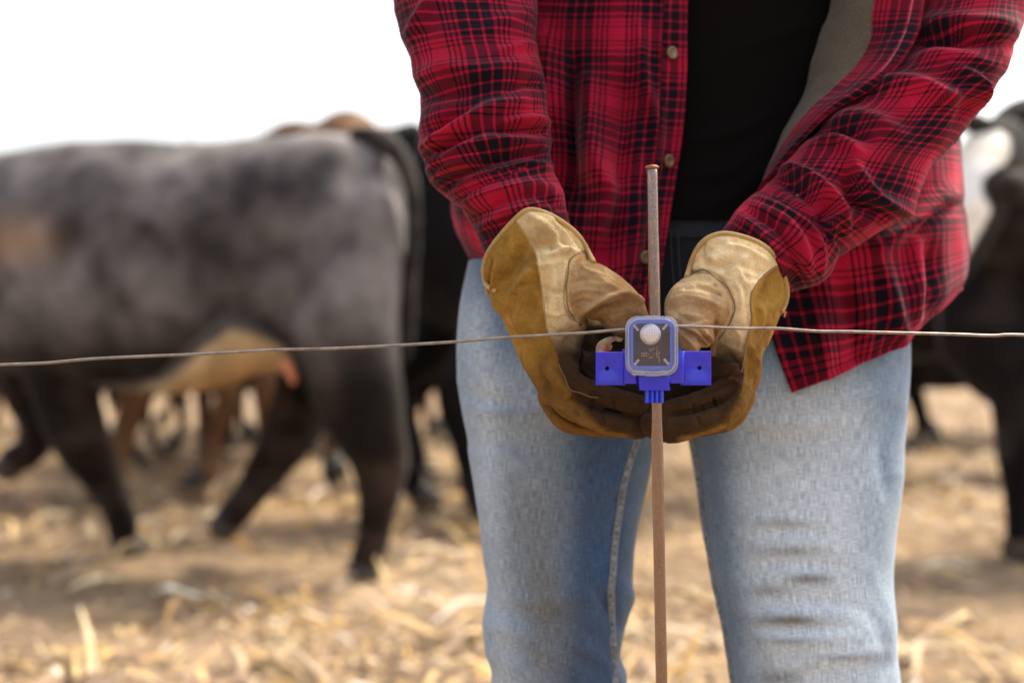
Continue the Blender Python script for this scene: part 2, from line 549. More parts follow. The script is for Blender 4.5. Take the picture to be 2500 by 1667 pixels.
def dirt():
    m, N, L, b = nt('trampled_dirt')
    tc = N.new("ShaderNodeTexCoord")
    n1 = noise_node(N, L, 1.6, 8, tc.outputs["Object"], 0.65); n2 = noise_node(N, L, 14, 8, tc.outputs["Object"], 0.7)
    r1 = ramp(N, L, n1.outputs["Fac"], [(0.3, (0.12, 0.082, 0.052)), (0.5, (0.235, 0.168, 0.112)), (0.7, (0.39, 0.285, 0.19))])
    r2 = ramp(N, L, n2.outputs["Fac"], [(0.35, (0.6,) * 3), (0.7, (1.45, 1.38, 1.2))])
    L.new(mixc(N, L, 1.0, r1.outputs[0], r2.outputs[0], 'MULTIPLY'), b.inputs["Base Color"])
    b.inputs["Roughness"].default_value = 0.95; b.inputs["Specular IOR Level"].default_value = 0.1
    bump(N, L, b, n2.outputs["Fac"], 0.7, 0.03)
    return m
M['dirt'] = dirt()

# ------------------------------------------------------------------ ground
def axis(a, b, mid0, mid1, nd, nf):
    q = np.linspace(0, 1, nf)
    lo = mid0 - (mid0 - a) * q[::-1] ** 2.2; hi = mid1 + (b - mid1) * q ** 2.2
    return np.concatenate([lo[:-1], np.linspace(mid0, mid1, nd), hi[1:]])
gx = axis(-3500, 3500, -4, 4, 160, 26); gy = axis(-400, 5000, 1, 13, 200, 26)
GX, GY = np.meshgrid(gx, gy)
gz = 0.018 * noise(np.stack([GX, GY], 2), 1.7, 5, 3) + 0.012 * noise(np.stack([GX, GY], 2), 9, 8, 2)
fade = np.clip((np.abs(GX) < 5) * (GY < 14), 0, 1)
G = np.stack([GX, GY, gz * fade - 0.01], 2)
g = mesh_obj("ground", G.reshape(-1, 3), grid_faces(G.shape[0], G.shape[1], False), M['dirt'])
tag(g, kind='structure')

# straw litter (uncountable)
def litter():
    V = []; Fc = []; C = []
    n = 24000
    Y = 2.4 + 12 * RNG.random(n) ** 1.25
    X = (RNG.random(n) - 0.5) * 2 * (Y * 0.42 + 0.5)
    dens = noise(np.stack([X, Y], 1), 1.3, 21, 3)
    keep = RNG.random(n) < sstep(-0.35, 0.30, dens) * 0.85 + 0.14
    X, Y = X[keep], Y[keep]
    pal = np.array([(0.56, 0.38, 0.16), (0.62, 0.47, 0.26), (0.46, 0.27, 0.085), (0.60, 0.36, 0.10), (0.32, 0.21, 0.12), (0.24, 0.15, 0.09), (0.68, 0.57, 0.42), (0.36, 0.25, 0.15)])
    pr = np.array([.2, .14, .12, .06, .18, .16, .04, .10])
    gold = sstep(.1, .5, noise(np.stack([X, Y], 1), .9, 33, 2))
    gold = np.maximum(gold, np.exp(-((X + .62) / .5) ** 2 - ((Y - 5.6) / .5) ** 2))
    for x, y, gk in zip(X, Y, gold):
        big = random.random()
        L_ = random.uniform(0.015, 0.06) if big < 0.80 else random.uniform(0.08, 0.24)
        W = random.uniform(0.003, 0.011) if big < 0.80 else random.uniform(0.004, 0.015)
        a = random.uniform(0, math.pi); tz = random.gauss(0, 0.22); roll = random.gauss(0, 0.5)
        d = np.array([math.cos(a) * math.cos(tz), math.sin(a) * math.cos(tz), abs(math.sin(tz))])
        s = np.array([-math.sin(a) * math.cos(roll), math.cos(a) * math.cos(roll), math.sin(roll)])
        c0 = np.array([x, y, 0.010 + abs(W * math.sin(roll)) + random.uniform(0, 0.015)])
        k = len(V)
        arch = random.uniform(0, 0.2) * L_
        for t, w in ((0, 0.6), (0.5, 1.0), (1, 0.35)):
            p = c0 + d * L_ * t + np.array([0, 0, arch * (1 - (2 * t - 1) ** 2)])
            V.append(p - s * W * w); V.append(p + np.array([0, 0, W * 0.4])); V.append(p + s * W * w)
        for r in (0, 3):
            Fc.append((k + r, k + r + 1, k + r + 4, k + r + 3)); Fc.append((k + r + 1, k + r + 2, k + r + 5, k + r + 4))
        c = pal[RNG.choice(len(pal), p=pr)] * random.uniform(0.55, 0.98) * np.array([.98, 1, 1.12])
        if random.random() < gk * .6: c = c * np.array([1.05, .80, .45])
        C += [c] * 9
    o = mesh_obj("straw_litter", np.array(V), Fc, M['straw'], col=np.array(C))
    tag(o, "scattered dry corn stalk and husk pieces covering the brown dirt", "straw", kind='stuff')
litter()

# larger husks and stalks one can pick out
def husk(x, y, length, ang, w, colr, label, cat='husk', bend=0.25):
    D = F * CAM_H / (y - HORIZON)
    c = P(x, y, D); c[2] = 0.035
    mb = MB()
    pts = []
    for t in np.linspace(-0.5, 0.5, 6):
        a = ang + bend * t
        pts.append(c + np.array([math.cos(a) * length * t, math.sin(a) * length * t, 0.02 * math.cos(3 * t)]))
    w *= .62
    rr = [w * 0.2, w * 0.8, w, w * 0.75, w * 0.9, w * 0.15]
    Gt = tube_ring(pts, rr, 14, 6, flat=0.45)
    Gt += 0.009 * noise(Gt, 30, 3, 2)[..., None] * np.array([1, 1, 1])
    V, f, _ = grid_piece(Gt, True, caps=True)
    mb.add(V, f)
    o = mb.build('corn_husk' if cat == 'husk' else 'corn_stalk', M['straw'], col=np.tile(np.array(colr), (len(V), 1)))
    tag(o, label, cat)
husk(430, 1485, 0.17, -0.35, 0.026, (0.85, 0.78, 0.62), "pale cream corn husk on the dirt in front of the walking cow")
husk(2305, 1415, 0.20, 0.25, 0.024, (0.86, 0.76, 0.56), "whitish corn husk on the ground right of the man's legs")
husk(2340, 1560, 0.26, 0.95, 0.018, (0.66, 0.50, 0.26), "long tan corn stalk lying slanted in the lower right corner", 'stalk')
husk(1160, 1595, 0.22, 0.1, 0.02, (0.70, 0.52, 0.27), "tan corn husk beside the left trouser leg near the bottom edge", 'husk')
husk(240, 1455, 0.20, 1.0, 0.028, (0.74, 0.60, 0.38), "crumpled tan corn husk lying on the dirt below the foreleg of the walking cow")
husk(760, 1262, 0.34, 0.05, 0.030, (0.70, 0.42, 0.12), "golden brown corn husk between the hind feet of the walking cow")

# ------------------------------------------------------------------ cattle
def hide_obj(name, V, Fc, root, colfn):
    return mesh_obj(name, V, Fc, M['fur'], root, col=colfn(V))

def mottle(V, dark, light, scale, seed, lo=-0.15, hi=0.45):
    k = sstep(lo, hi, noise(V, scale, seed, 3))[:, None]
    return np.array(dark) * (1 - k) + np.array(light) * k

def ell_loft(mb, st, na=28, nl=60):
    """st: world top point, bottom point, half width vector direction side"""
    A = catmull(np.array([np.concatenate([a, b, [w]]) for a, b, w, in st]), nl)
    T, B, W = A[:, :3], A[:, 3:6], A[:, 6]
    C = (T + B) / 2; up = (T - B) / 2
    tang = np.gradient(C, axis=0); tang[:, 2] = 0
    tang /= np.linalg.norm(tang, axis=1, keepdims=True) + 1e-9
    side = np.cross(tang, np.array([0, 0, 1.0]))
    th = np.linspace(0, 2 * np.pi, na, endpoint=False)
    c = np.cos(th); s = np.sin(th)
    Gd = C[:, None] + up[:, None] * (np.sign(s) * np.abs(s) ** 0.85)[None, :, None] + (W[:, None] * (np.sign(c) * np.abs(c) ** 0.85)[None])[..., None] * side[:, None]
    V, f, _ = grid_piece(Gd, True, caps=True)
    mb.add(V, f)

def cow_walking():
    root = empty('cow', (-0.9, 4.75, 0))
    tag(root, "dusty grey black cow with tan belly, walking left behind the wire", "cow")
    mb = MB()
    st = [(975, 430, 968, 600, 4.46, .08), (945, 352, 935, 740, 4.48, .19), (880, 330, 870, 840, 4.52, .25), (740, 334, 745, 880, 4.60, .29), (600, 342, 600, 872, 4.67, .32),
          (470, 352, 480, 925, 4.74, .36), (350, 345, 350, 945, 4.80, .37), (190, 348, 190, 942, 4.88, .35), (80, 368, 70, 915, 4.95, .30), (-60, 385, -70, 890, 5.02, .25),
          (-190, 410, -200, 800, 5.08, .16), (-330, 470, -330, 740, 5.14, .12)]
    ell_loft(mb, [(P(a, b, e), P(c, d, e), w) for a, b, c, d, e, w in st], 36, 90)
    q = lambda L: [P(a, b, c) for a, b, c, r in L]
    def leg(L): add_tube(mb, q(L), [r * (1.16 if r < .12 else 1.0) * (1.08 if 1100 < b < 1160 else 1.0) for a, b, c, r in L], 16, 6)
    # near hind: haunch, stifle, hock, shank
    leg([(860, 560, 4.40, .17), (850, 760, 4.36, .17), (862, 900, 4.36, .15), (890, 1010, 4.38, .115), (925, 1120, 4.42, .078), (925, 1220, 4.45, .056), (912, 1310, 4.5, .047), (893, 1372, 4.53, .052)])
    # far hind, lifted and reaching forward
    leg([(800, 800, 4.72, .16), (760, 930, 4.74, .12), (715, 1040, 4.76, .085), (660, 1130, 4.78, .062), (600, 1220, 4.80, .050), (570, 1255, 4.82, .050)])
    # near fore
    leg([(120, 780, 4.78, .16), (150, 930, 4.80, .12), (190, 1050, 4.84, .09), (235, 1140, 4.88, .066), (280, 1230, 4.93, .050), (305, 1310, 4.98, .050)])
    # far fore, lifted back
    leg([(60, 800, 5.12, .14), (85, 950, 5.14, .10), (100, 1040, 5.16, .07), (75, 1100, 5.18, .055), (40, 1120, 5.2, .05)])
    # neck + head, beyond the frame's left edge
    leg([(-250, 560, 5.10, .17), (-420, 600, 5.18, .14), (-560, 690, 5.25, .12), (-640, 800, 5.30, .09), (-700, 880, 5.33, .075)])
    V, Fc = remesh(mb, 0.016, 6)
    n = vnormals(V, Fc)
    x, y, D = PR(V)
    V = V + n * (0.010 * noise(V, 6, 3, 3) + 0.012 * ridges(x, y, [([(560, 380), (590, 520), (640, 640), (600, 760)], 35, -1.0), ([(740, 350), (700, 450), (720, 560)], 40, 1.0), ([(180, 420), (260, 520), (300, 640)], 40, -0.8), ([(800, 560), (760, 700), (700, 790)], 35, -1.1), ([(800, 350), (830, 420), (790, 480)], 40, 1.6), ([(930, 380), (915, 440), (930, 520)], 28, 1.6), ([(860, 400), (850, 520), (800, 620)], 40, -1.3), ([(660, 360), (640, 470), (655, 560)], 26, 1.2), ([(450, 420), (470, 560), (480, 700)], 30, .8), ([(380, 430), (395, 560), (400, 720)], 22, -.7), ([(280, 420), (320, 560), (330, 700)], 30, .8)]))[:, None]
    def colr(V):
        x, y, D = PR(V)
        c = mottle(V, (0.022, 0.018, 0.018), (0.175, 0.155, 0.148), 6.5, 9, -0.7, 0.5)
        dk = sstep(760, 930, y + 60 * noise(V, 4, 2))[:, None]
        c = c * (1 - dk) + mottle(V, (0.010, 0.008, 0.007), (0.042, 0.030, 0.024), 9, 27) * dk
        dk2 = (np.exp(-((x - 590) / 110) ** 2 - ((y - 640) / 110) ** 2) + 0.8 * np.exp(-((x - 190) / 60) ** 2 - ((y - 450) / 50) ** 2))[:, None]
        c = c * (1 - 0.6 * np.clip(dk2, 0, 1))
        t = np.exp(-((x - 40) / 90) ** 2 - ((y - 590) / 55) ** 2)[:, None] * 0.55
        c = c * (1 - t) + np.array((0.42, 0.24, 0.13)) * t
        # rusty lower legs
        rl = (sstep(930, 1000, y) * sstep(0.1, 0.6, noise(V, 5, 17, 2)))[:, None] * 0.18
        return c * (1 - rl) + np.array((0.12, 0.045, 0.015)) * rl
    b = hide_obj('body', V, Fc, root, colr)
    # pale udder / belly skin
    mu = MB()  # skin fold and udder
    ptube(mu, [(400, 938, 4.44, 28), (460, 912, 4.40, 50), (540, 870, 4.37, 76), (610, 852, 4.36, 70), (682, 876, 4.37, 36)], 22, 8)
    ptube(mu, [(560, 850, 4.40, 76), (568, 800, 4.40, 46)], 22, 8)
    ptube(mu, [(230, 938, 4.66, 10), (340, 944, 4.56, 18), (440, 932, 4.50, 30)], 16, 8)
    V, Fc = remesh(mu, 0.012, 6)
    cu = mottle(V, (0.38, 0.24, 0.11), (0.62, 0.46, 0.26), 4, 4) * (0.45 + 0.55 * sstep(330, 480, PR(V)[0]))[:, None]
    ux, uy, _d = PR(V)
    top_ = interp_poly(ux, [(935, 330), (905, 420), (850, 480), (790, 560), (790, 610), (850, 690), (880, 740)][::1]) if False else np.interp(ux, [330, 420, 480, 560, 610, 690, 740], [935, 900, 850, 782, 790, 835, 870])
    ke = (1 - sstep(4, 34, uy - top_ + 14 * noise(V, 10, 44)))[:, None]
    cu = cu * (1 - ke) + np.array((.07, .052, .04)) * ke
    mesh_obj('udder', V, Fc, M['fur'], root, col=cu)
    mt = MB()
    ptube(mt, [(700, 890, 4.34, 15), (712, 915, 4.34, 12), (716, 930, 4.34, 8)], 12, 4)
    mesh_obj('teat', mt.verts(), mt.F, M['fur'], root, col=np.tile((0.60, 0.24, 0.13), (mt.n, 1)))
    # tail
    mt = MB()
    ptube(mt, [(880, 338, 4.44, 30), (935, 345, 4.40, 28), (978, 385, 4.36, 24), (1003, 450, 4.33, 20), (1010, 540, 4.33, 17), (1004, 640, 4.34, 18), (992, 740, 4.36, 24), (985, 830, 4.38, 26), (985, 880, 4.4, 10)], 14, 8)
    V = mt.verts(); V = V + 0.004 * noise(V, 60, 3)[:, None]
    cm = mottle(V, (0.014, 0.012, 0.011), (0.045, 0.038, 0.034), 10, 5)
    mesh_obj('tail', V, mt.F, M['fur'], root, col=cm)
    for L in ([(896, 1372, 4.53, .05), (885, 1400, 4.53, .058)], [(562, 1262, 4.83, .05), (548, 1282, 4.83, .055)], [(305, 1318, 4.98, .052), (316, 1342, 4.99, .060)], [(38, 1122, 5.2, .05), (20, 1140, 5.2, .055)]):
        mh = MB(); add_tube(mh, [P(a, bb, c) for a, bb, c, r in L], [r for a, bb, c, r in L], 14, 4)
        mh.build('hoof', M['hoof'], root)
    for dx in (0, 36):
        me_ = MB(); ptube(me_, [(-560 - dx, 600, 5.08 + dx / 160, 26), (-500 - dx * 2, 560, 5.02 + dx / 90, 30), (-450 - dx * 2, 560, 5.0 + dx / 80, 10)], 10, 4)
        me_.build('ear', M['fur'], root, col=np.tile((0.05, 0.043, 0.04), (me_.n, 1)))
cow_walking()

def generic_cow(name, label, loc, rot, colr, scale=1.0, graze=False, hs=1.0, group=None, vox=0.022, headturn=0.0, faceclr=None, walk=0.12):
    """local: +x forward. withers 1.38 m"""
    root = empty(name, loc)
    root.rotation_euler = (0, 0, rot); root.scale = (scale,) * 3
    tag(root, label, 'cow', group)
    mb = MB()
    z = lambda x, zt, zb, w: (np.array([x, 0, zt]), np.array([x, 0, zb]), w)
    ell_loft(mb, [z(-.86, 1.20, .98, .09), z(-.80, 1.33, .80, .2), z(-.66, 1.38, .66, .27), z(-.4, 1.37, .62, .31), z(-.1, 1.34, .56, .36), z(.2, 1.34, .54, .36), z(.45, 1.37, .56, .32), z(.62, 1.38, .62, .26), z(.78, 1.32, .74, .19), z(.92, 1.26, .86, .13)], 30, 60)
    A = np.array
    T = lambda pts, r: add_tube(mb, [A(p) for p in pts], r, 14, 5)
    for s in (-1, 1):
        w = walk * s
        T([(-.62, s * .16, 1.0), (-.58, s * .19, .78), (-.62 + w * .4, s * .19, .62), (-.76 + w, s * .17, .46), (-.72 + w, s * .17, .25), (-.68 + w, s * .17, .08)], [.17, .15, .10, .065, .046, .05])
        T([(.52, s * .16, .95), (.50 - w * .3, s * .17, .72), (.50 - w * .6, s * .17, .5), (.50 - w, s * .16, .42), (.48 - w, s * .16, .2), (.50 - w, s * .16, .08)], [.15, .11, .075, .07, .046, .05])
    if graze:
        hd = [(.75, 0, 1.1), (1.0, 0, .95), (1.2, .02, .66), (1.32, .03, .45)]; hr = [.22, .17, .13, .12]
        face = [(1.30, .03, .50), (1.38, .04, .30), (1.42, .05, .13)]; fr = [.125 * hs, .11 * hs, .085 * hs]
        tilt = A((0.3, 0, -0.95)); eyeb = A((1.34, .03, .40)); earb = A((1.27, .03, .56))
    else:
        h = headturn
        hd = [(.75, 0, 1.12), (1.0, h * .2, 1.22), (1.2, h * .5, 1.32)]; hr = [.22, .16, .13]
        face = [(1.20, h * .5, 1.33), (1.36, h * .75, 1.22), (1.50, h, 1.04)]; fr = [.13, .105, .08]
        eyeb = A((1.30, h * .65, 1.30)); earb = A((1.16, h * .45, 1.38))
    T(hd, hr)
    T(face, fr)
    V, Fc = remesh(mb, vox, 5)
    n = vnormals(V, Fc); V = V + n * (0.012 * noise(V, 5, int(loc[0] * 10) & 15, 3))[:, None]
    def local(name, V, Fc, mat, col=None):
        me = bpy.data.meshes.new(name); me.from_pydata(np.asarray(V).tolist(), [], [list(f) for f in Fc])
        if col is not None:
            a = me.color_attributes.new("Col", 'FLOAT_COLOR', 'POINT'); c = np.ones((len(V), 4)); c[:, :3] = col; a.data.foreach_set("color", c.ravel())
        me.materials.append(mat); me.polygons.foreach_set("use_smooth", [True] * len(me.polygons))
        o = bpy.data.objects.new(name, me); COL.objects.link(o); o.parent = root
        return o
    local('body', V, Fc, M['fur'], colr(V))
    base = colr(V).mean(0)
    mt = MB(); add_tube(mt, [A(p) for p in [(-.80, 0, 1.34), (-.92, 0, 1.28), (-.97, 0, 1.05), (-.95, .02, .8), (-.93, .03, .55), (-.92, .03, .42)]], [.05, .04, .028, .025, .045, .02], 10, 5)
    local('tail', mt.verts(), mt.F, M['fur'], np.tile(base, (mt.n, 1)))
    for s in (-1, 1):
        me_ = MB(); add_tube(me_, [earb + A((0, s * .08, 0)), earb + A((-.03, s * .20, .0)), earb + A((-.04, s * .30, -.04))], [.035, .055, .02], 10, 4, flat=0.5)
        local('ear', me_.verts(), me_.F, M['fur'], np.tile(base, (me_.n, 1)))
        e = sphere(eyeb + A((.02, s * .095, .0)), .024, 10, 8); Ve, fe, _ = grid_piece(e, True, caps=True)
        local('eye', Ve, fe, M['eye'])
        w = walk * s
        for px_, py_ in ((-.66 + w, .17), (.52 - w, .16)):
            mh = MB(); add_tube(mh, [A((px_, s * py_, .07)), A((px_ + .03, s * py_, .035))], [.052, .058], 12, 3)
            local('hoof', mh.verts(), mh.F, M['hoof'])
    return root

black = lambda V: mottle(V, (0.006, 0.005, 0.005), (0.022, 0.018, 0.017), 4, 6)
def baldy(V):
    c = mottle(V, (0.008, 0.006, 0.006), (0.034, 0.028, 0.026), 5, 6)
    return c
brown = lambda V: mottle(V, (0.13, 0.065, 0.030), (0.27, 0.16, 0.085), 3, 2)
def greydust(V): return mottle(V, (0.03, 0.026, 0.024), (0.12, 0.10, 0.09), 4, 12)

def gpos(x, D): return ((x - 1250) / F * D, D, 0)
# cattle close behind the first one
generic_cow('cow', "black cow whose dark hindquarters stand between the grey cow's tail and the man", gpos(1500, 6.15), math.radians(24), black, 1.16, walk=-0.05)
generic_cow('cow', "small black calf half hidden behind the jeans, beside the grey cow's hind leg", gpos(1260, 7.3), math.radians(14), black, 0.80, walk=0.1)
def tanface(V):
    c = brown(V)
    k = (sstep(1.42, 1.48, V[:, 0]) * (V[:, 2] > 1.0))[:, None]
    return c * (1 - k) + np.array((0.60, 0.50, 0.36)) * k
generic_cow('cow', "brown cow lifting its head above the rump of the dusty grey cow", (-1.25, 7.5, 0), math.radians(-68), tanface, 1.185)
generic_cow('cow', "brown cow whose back just peeks out at the far left edge", gpos(-10, 6.5), math.radians(172), brown, 1.16)

# black cow with the white face at the right edge
def white_faced():
    root = empty('cow', gpos(2700, 5.0))
    tag(root, "black cow with a white head, standing at the right edge behind the man", "cow")
    mb = MB()
    st = [(2290, 700, 2290, 860, 4.95, .08), (2370, 560, 2370, 955, 4.93, .18), (2440, 380, 2440, 1000, 4.92, .24), (2520, 320, 2520, 1035, 4.95, .30), (2700, 310, 2700, 1010, 5.0, .36), (2950, 340, 2950, 1020, 5.06, .37), (3200, 340, 3200, 980, 5.12, .33), (3400, 360, 3400, 880, 5.17, .26), (3500, 430, 3500, 720, 5.2, .12)]
    ell_loft(mb, [(P(a, b, e), P(c, d, e), w) for a, b, c, d, e, w in st], 36, 70)
    def leg(L): add_tube(mb, [P(a, b, c) for a, b, c, r in L], [r for a, b, c, r in L], 16, 6)
    leg([(2500, 850, 4.8, .15), (2500, 1000, 4.8, .11), (2490, 1120, 4.82, .08), (2490, 1220, 4.84, .055), (2492, 1320, 4.86, .055)])
    leg([(2620, 900, 5.15, .15), (2610, 1050, 5.15, .09), (2590, 1180, 5.15, .06), (2580, 1290, 5.15, .055)])
    leg([(3330, 850, 4.95, .18), (3340, 1000, 4.95, .12), (3370, 1110, 4.95, .075), (3360, 1240, 4.95, .05), (3350, 1330, 4.95, .055)])
    leg([(3400, 850, 5.3, .18), (3420, 1000, 5.3, .12), (3440, 1100, 5.3, .075), (3430, 1200, 5.3, .05), (3420, 1280, 5.3, .055)])
    leg([(2560, 560, 4.9, .24), (2480, 540, 4.75, .20), (2440, 500, 4.65, .17)])       # neck
    leg([(2440, 345, 4.66, .08), (2500, 325, 4.7, .12), (2560, 330, 4.75, .14)])                                # poll crest
    V, Fc = remesh(mb, 0.016, 6)
    mesh_obj('body', V, Fc, M['fur'], root, col=baldy(V))
    mh = MB()
    ptube(mh, [(2440, 365, 4.58, 82), (2405, 420, 4.52, 92), (2375, 500, 4.46, 86), (2350, 580, 4.42, 68), (2335, 640, 4.4, 50)], 20, 6)
    V, Fc = remesh(mh, 0.012, 5)
    x, y, D = PR(V)
    bx = interp_poly(y + 8 * noise(V, 12, 8), [(2330, 296), (2420, 306), (2462, 335), (2466, 370), (2452, 400), (2405, 428), (2394, 458), (2404, 488), (2420, 515), (2402, 550), (2372, 600), (2345, 650)])
    k = (sstep(6, -6, x - bx) * sstep(298, 312, y + 14 * noise(V, 14, 4)))[:, None]
    wh = mottle(V, (0.78, 0.70, 0.58), (0.90, 0.87, 0.80), 8, 3)
    head = mesh_obj('head', V, Fc, M['fur'], root, col=wh * k + np.array((0.016, 0.013, 0.011)) * (1 - k))
    me_ = MB(); ptube(me_, [(2475, 455, 4.46, 46), (2450, 460, 4.42, 46), (2428, 468, 4.40, 34)], 16, 5)
    mesh_obj('ear', me_.verts(), me_.F, M['fur'], root, col=np.tile((0.022, 0.016, 0.012), (me_.n, 1)))
    me_ = MB(); ptube(me_, [(2430, 320, 4.5, 20), (2370, 300, 4.5, 26), (2338, 312, 4.5, 14)], 14, 5)
    mesh_obj('ear', me_.verts(), me_.F, M['fur'], root, col=np.tile((0.03, 0.024, 0.02), (me_.n, 1)))
    for L in ([(2492, 1322, 4.86, .055), (2488, 1345, 4.86, .06)], [(2580, 1292, 5.15, .055), (2576, 1312, 5.15, .06)], [(3350, 1322, 4.95, .052), (3345, 1345, 4.95, .06)], [(3420, 1280, 5.3, .052), (3416, 1300, 5.3, .058)]):
        mo = MB(); add_tube(mo, [P(a, bb, c) for a, bb, c, r in L], [r for a, bb, c, r in L], 14, 4)
        mo.build('hoof', M['hoof'], root)
    mt = MB(); ptube(mt, [(3500, 430, 5.2, 26), (3560, 520, 5.22, 18), (3560, 700, 5.22, 16), (3550, 850, 5.2, 30), (3548, 930, 5.2, 8)], 12, 5)
    mesh_obj('tail', mt.verts(), mt.F, M['fur'], root, col=np.tile((0.02, 0.016, 0.014), (mt.n, 1)))
white_faced()

darkbrown = lambda V: mottle(V, (0.07, 0.035, 0.018), (0.16, 0.09, 0.05), 3, 2)
far = [(450, 9.4, 12, darkbrown, "dark brown cow far behind, its legs seen under the walking cow's udder", 1.0),
       (130, 10.5, 185, darkbrown, "far brown cow seen low between the forelegs of the walking cow", 1.0),
       (700, 8.6, -160, black, "far black cow seen between the hind legs of the walking cow", 1.0),
       (560, 8.2, 30, black, "small black calf glimpsed beneath the walking cow's belly", 0.72),
       (820, 10.2, 150, black, "black cow farthest back, glimpsed beside the walking cow's hind leg", 1.0),
       (1330, 9.8, 8, black, "black cow standing broadside farther back, mostly hidden behind the man", 1.0),
       (2270, 7.7, 165, black, "far black cow whose legs show just right of the man's jeans", 1.06),
       (2330, 9.0, 172, black, "small black calf far behind, between the man's jeans and the white faced cow", 0.66),
       (2480, 9.9, 20, black, "black cow farther back under the white faced cow's chest", 1.1)]
for x, D, a, cf, lab, sc in far:
    generic_cow('cow', lab, gpos(x, D), math.radians(a), cf, sc, vox=0.035, group='cattle standing far behind')

# ------------------------------------------------------------------ person
PERSON = empty('person', (P(1650, 2690, 1.5)[0], 1.5, 0))
tag(PERSON, "man in open red plaid flannel shirt, washed jeans and leather gloves, bent over the rod", "person")

# body under the clothes: one continuous mesh
mb = MB()
w3 = lambda L: [P(a, b, c) for a, b, c, r in L]
def bt(L, flat=1.0): add_tube(mb, w3(L), [r for a, b, c, r in L], 16, 5)
for x0 in (-1, 1):
    pass
bt([(1380, 760, 1.50, .085), (1370, 1000, 1.48, .08), (1365, 1300, 1.45, .06), (1365, 1520, 1.43, .052), (1350, 1900, 1.47, .05), (1345, 2500, 1.5, .035), (1350, 2620, 1.47, .035), (1340, 2700, 1.38, .03)])
bt([(1930, 760, 1.50, .085), (1940, 1000, 1.48, .08), (1960, 1300, 1.45, .06), (1985, 1520, 1.43, .052), (2010, 1900, 1.47, .05), (2040, 2500, 1.5, .035), (2040, 2620, 1.47, .035), (2060, 2700, 1.38, .03)])
for dx in (-150, 0, 150):
    bt([(1660 + dx, 780, 1.50, .09), (1680 + dx, 500, 1.52, .085), (1730 + dx, 200, 1.52, .09), (1760 + dx, -100, 1.50, .095), (1770 + dx, -330, 1.47, .08)])
bt([(1460, -430, 1.44, .055), (1780, -450, 1.44, .06), (2110, -430, 1.44, .055)])
bt([(1770, -400, 1.43, .06), (1770, -620, 1.36, .055)])
bt([(1770, -760, 1.30, .078), (1770, -900, 1.33, .088)])
bt([(1770, -640, 1.26, .05), (1770, -700, 1.27, .062)])
bt([(1770, -720, 1.205, .012), (1770, -690, 1.195, .016)])
bt([(1360, -400, 1.42, .05), (1180, -150, 1.36, .042), (1165, 100, 1.31, .038), (1210, 300, 1.28, .035), (1270, 520, 1.255, .028), (1330, 700, 1.235, .026)])
bt([(2230, -400, 1.42, .05), (2370, -150, 1.39, .040), (2335, 90, 1.362, .032), (2180, 300, 1.31, .035), (1960, 520, 1.27, .028), (1820, 680, 1.24, .026)])
V, Fc = remesh(mb, 0.009, 5)
mesh_obj('body', V, Fc, M['skin'], PERSON)
hb = MB(); V, f, _ = grid_piece(sphere(P(1770, -900, 1.345), (.095, .105, .085), 24, 16), True, caps=True); hb.add(V, f)
hb.build('hair', M['hair'], PERSON)

# jeans ---------------------------------------------------------------
jeans_root = None
jm = MB(); JC = []
legL = [(1152, 640, 1640, 640, 1.475, .085), (1128, 760, 1640, 760, 1.465, .095), (1121, 925, 1640, 930, 1.455, .095), (1141, 1063, 1604, 1050, 1.45, .09), (1142, 1110, 1592, 1120, 1.445, .088),
        (1156, 1219, 1577, 1219, 1.435, .084), (1177, 1357, 1552, 1340, 1.425, .08), (1191, 1434, 1545, 1434, 1.42, .078), (1184, 1510, 1538, 1500, 1.415, .077), (1189, 1587, 1522, 1590, 1.41, .076),
        (1203, 1640, 1536, 1640, 1.41, .076), (1199, 1700, 1532, 1700, 1.41, .076), (1205, 1850, 1505, 1850, 1.43, .072), (1195, 2200, 1490, 2200, 1.46, .07), (1190, 2600, 1480, 2600, 1.5, .068)]
legR = [(1640, 640, 2190, 640, 1.475, .085), (1640, 760, 2210, 760, 1.465, .095), (1662, 930, 2213, 930, 1.455, .095), (1684, 1050, 2205, 1040, 1.45, .09), (1695, 1110, 2198, 1100, 1.445, .088),
        (1702, 1153, 2195, 1160, 1.44, .086), (1717, 1270, 2185, 1260, 1.43, .084), (1738, 1408, 2174, 1400, 1.42, .08), (1763, 1525, 2182, 1510, 1.41, .078), (1776, 1600, 2182, 1590, 1.41, .077),
        (1786, 1680, 2188, 1670, 1.41, .076), (1805, 1850, 2190, 1850, 1.43, .074), (1850, 2200, 2190, 2200, 1.46, .07), (1890, 2600, 2200, 2600, 1.5, .068)]
hips = [(1185, 548, 2150, 548, 1.505, .115), (1166, 620, 2170, 620, 1.50, .115), (1138, 740, 2200, 740, 1.49, .115), (1123, 870, 2214, 870, 1.475, .11), (1130, 960, 2204, 960, 1.465, .085), (1230, 1045, 2100, 1045, 1.465, .04)]
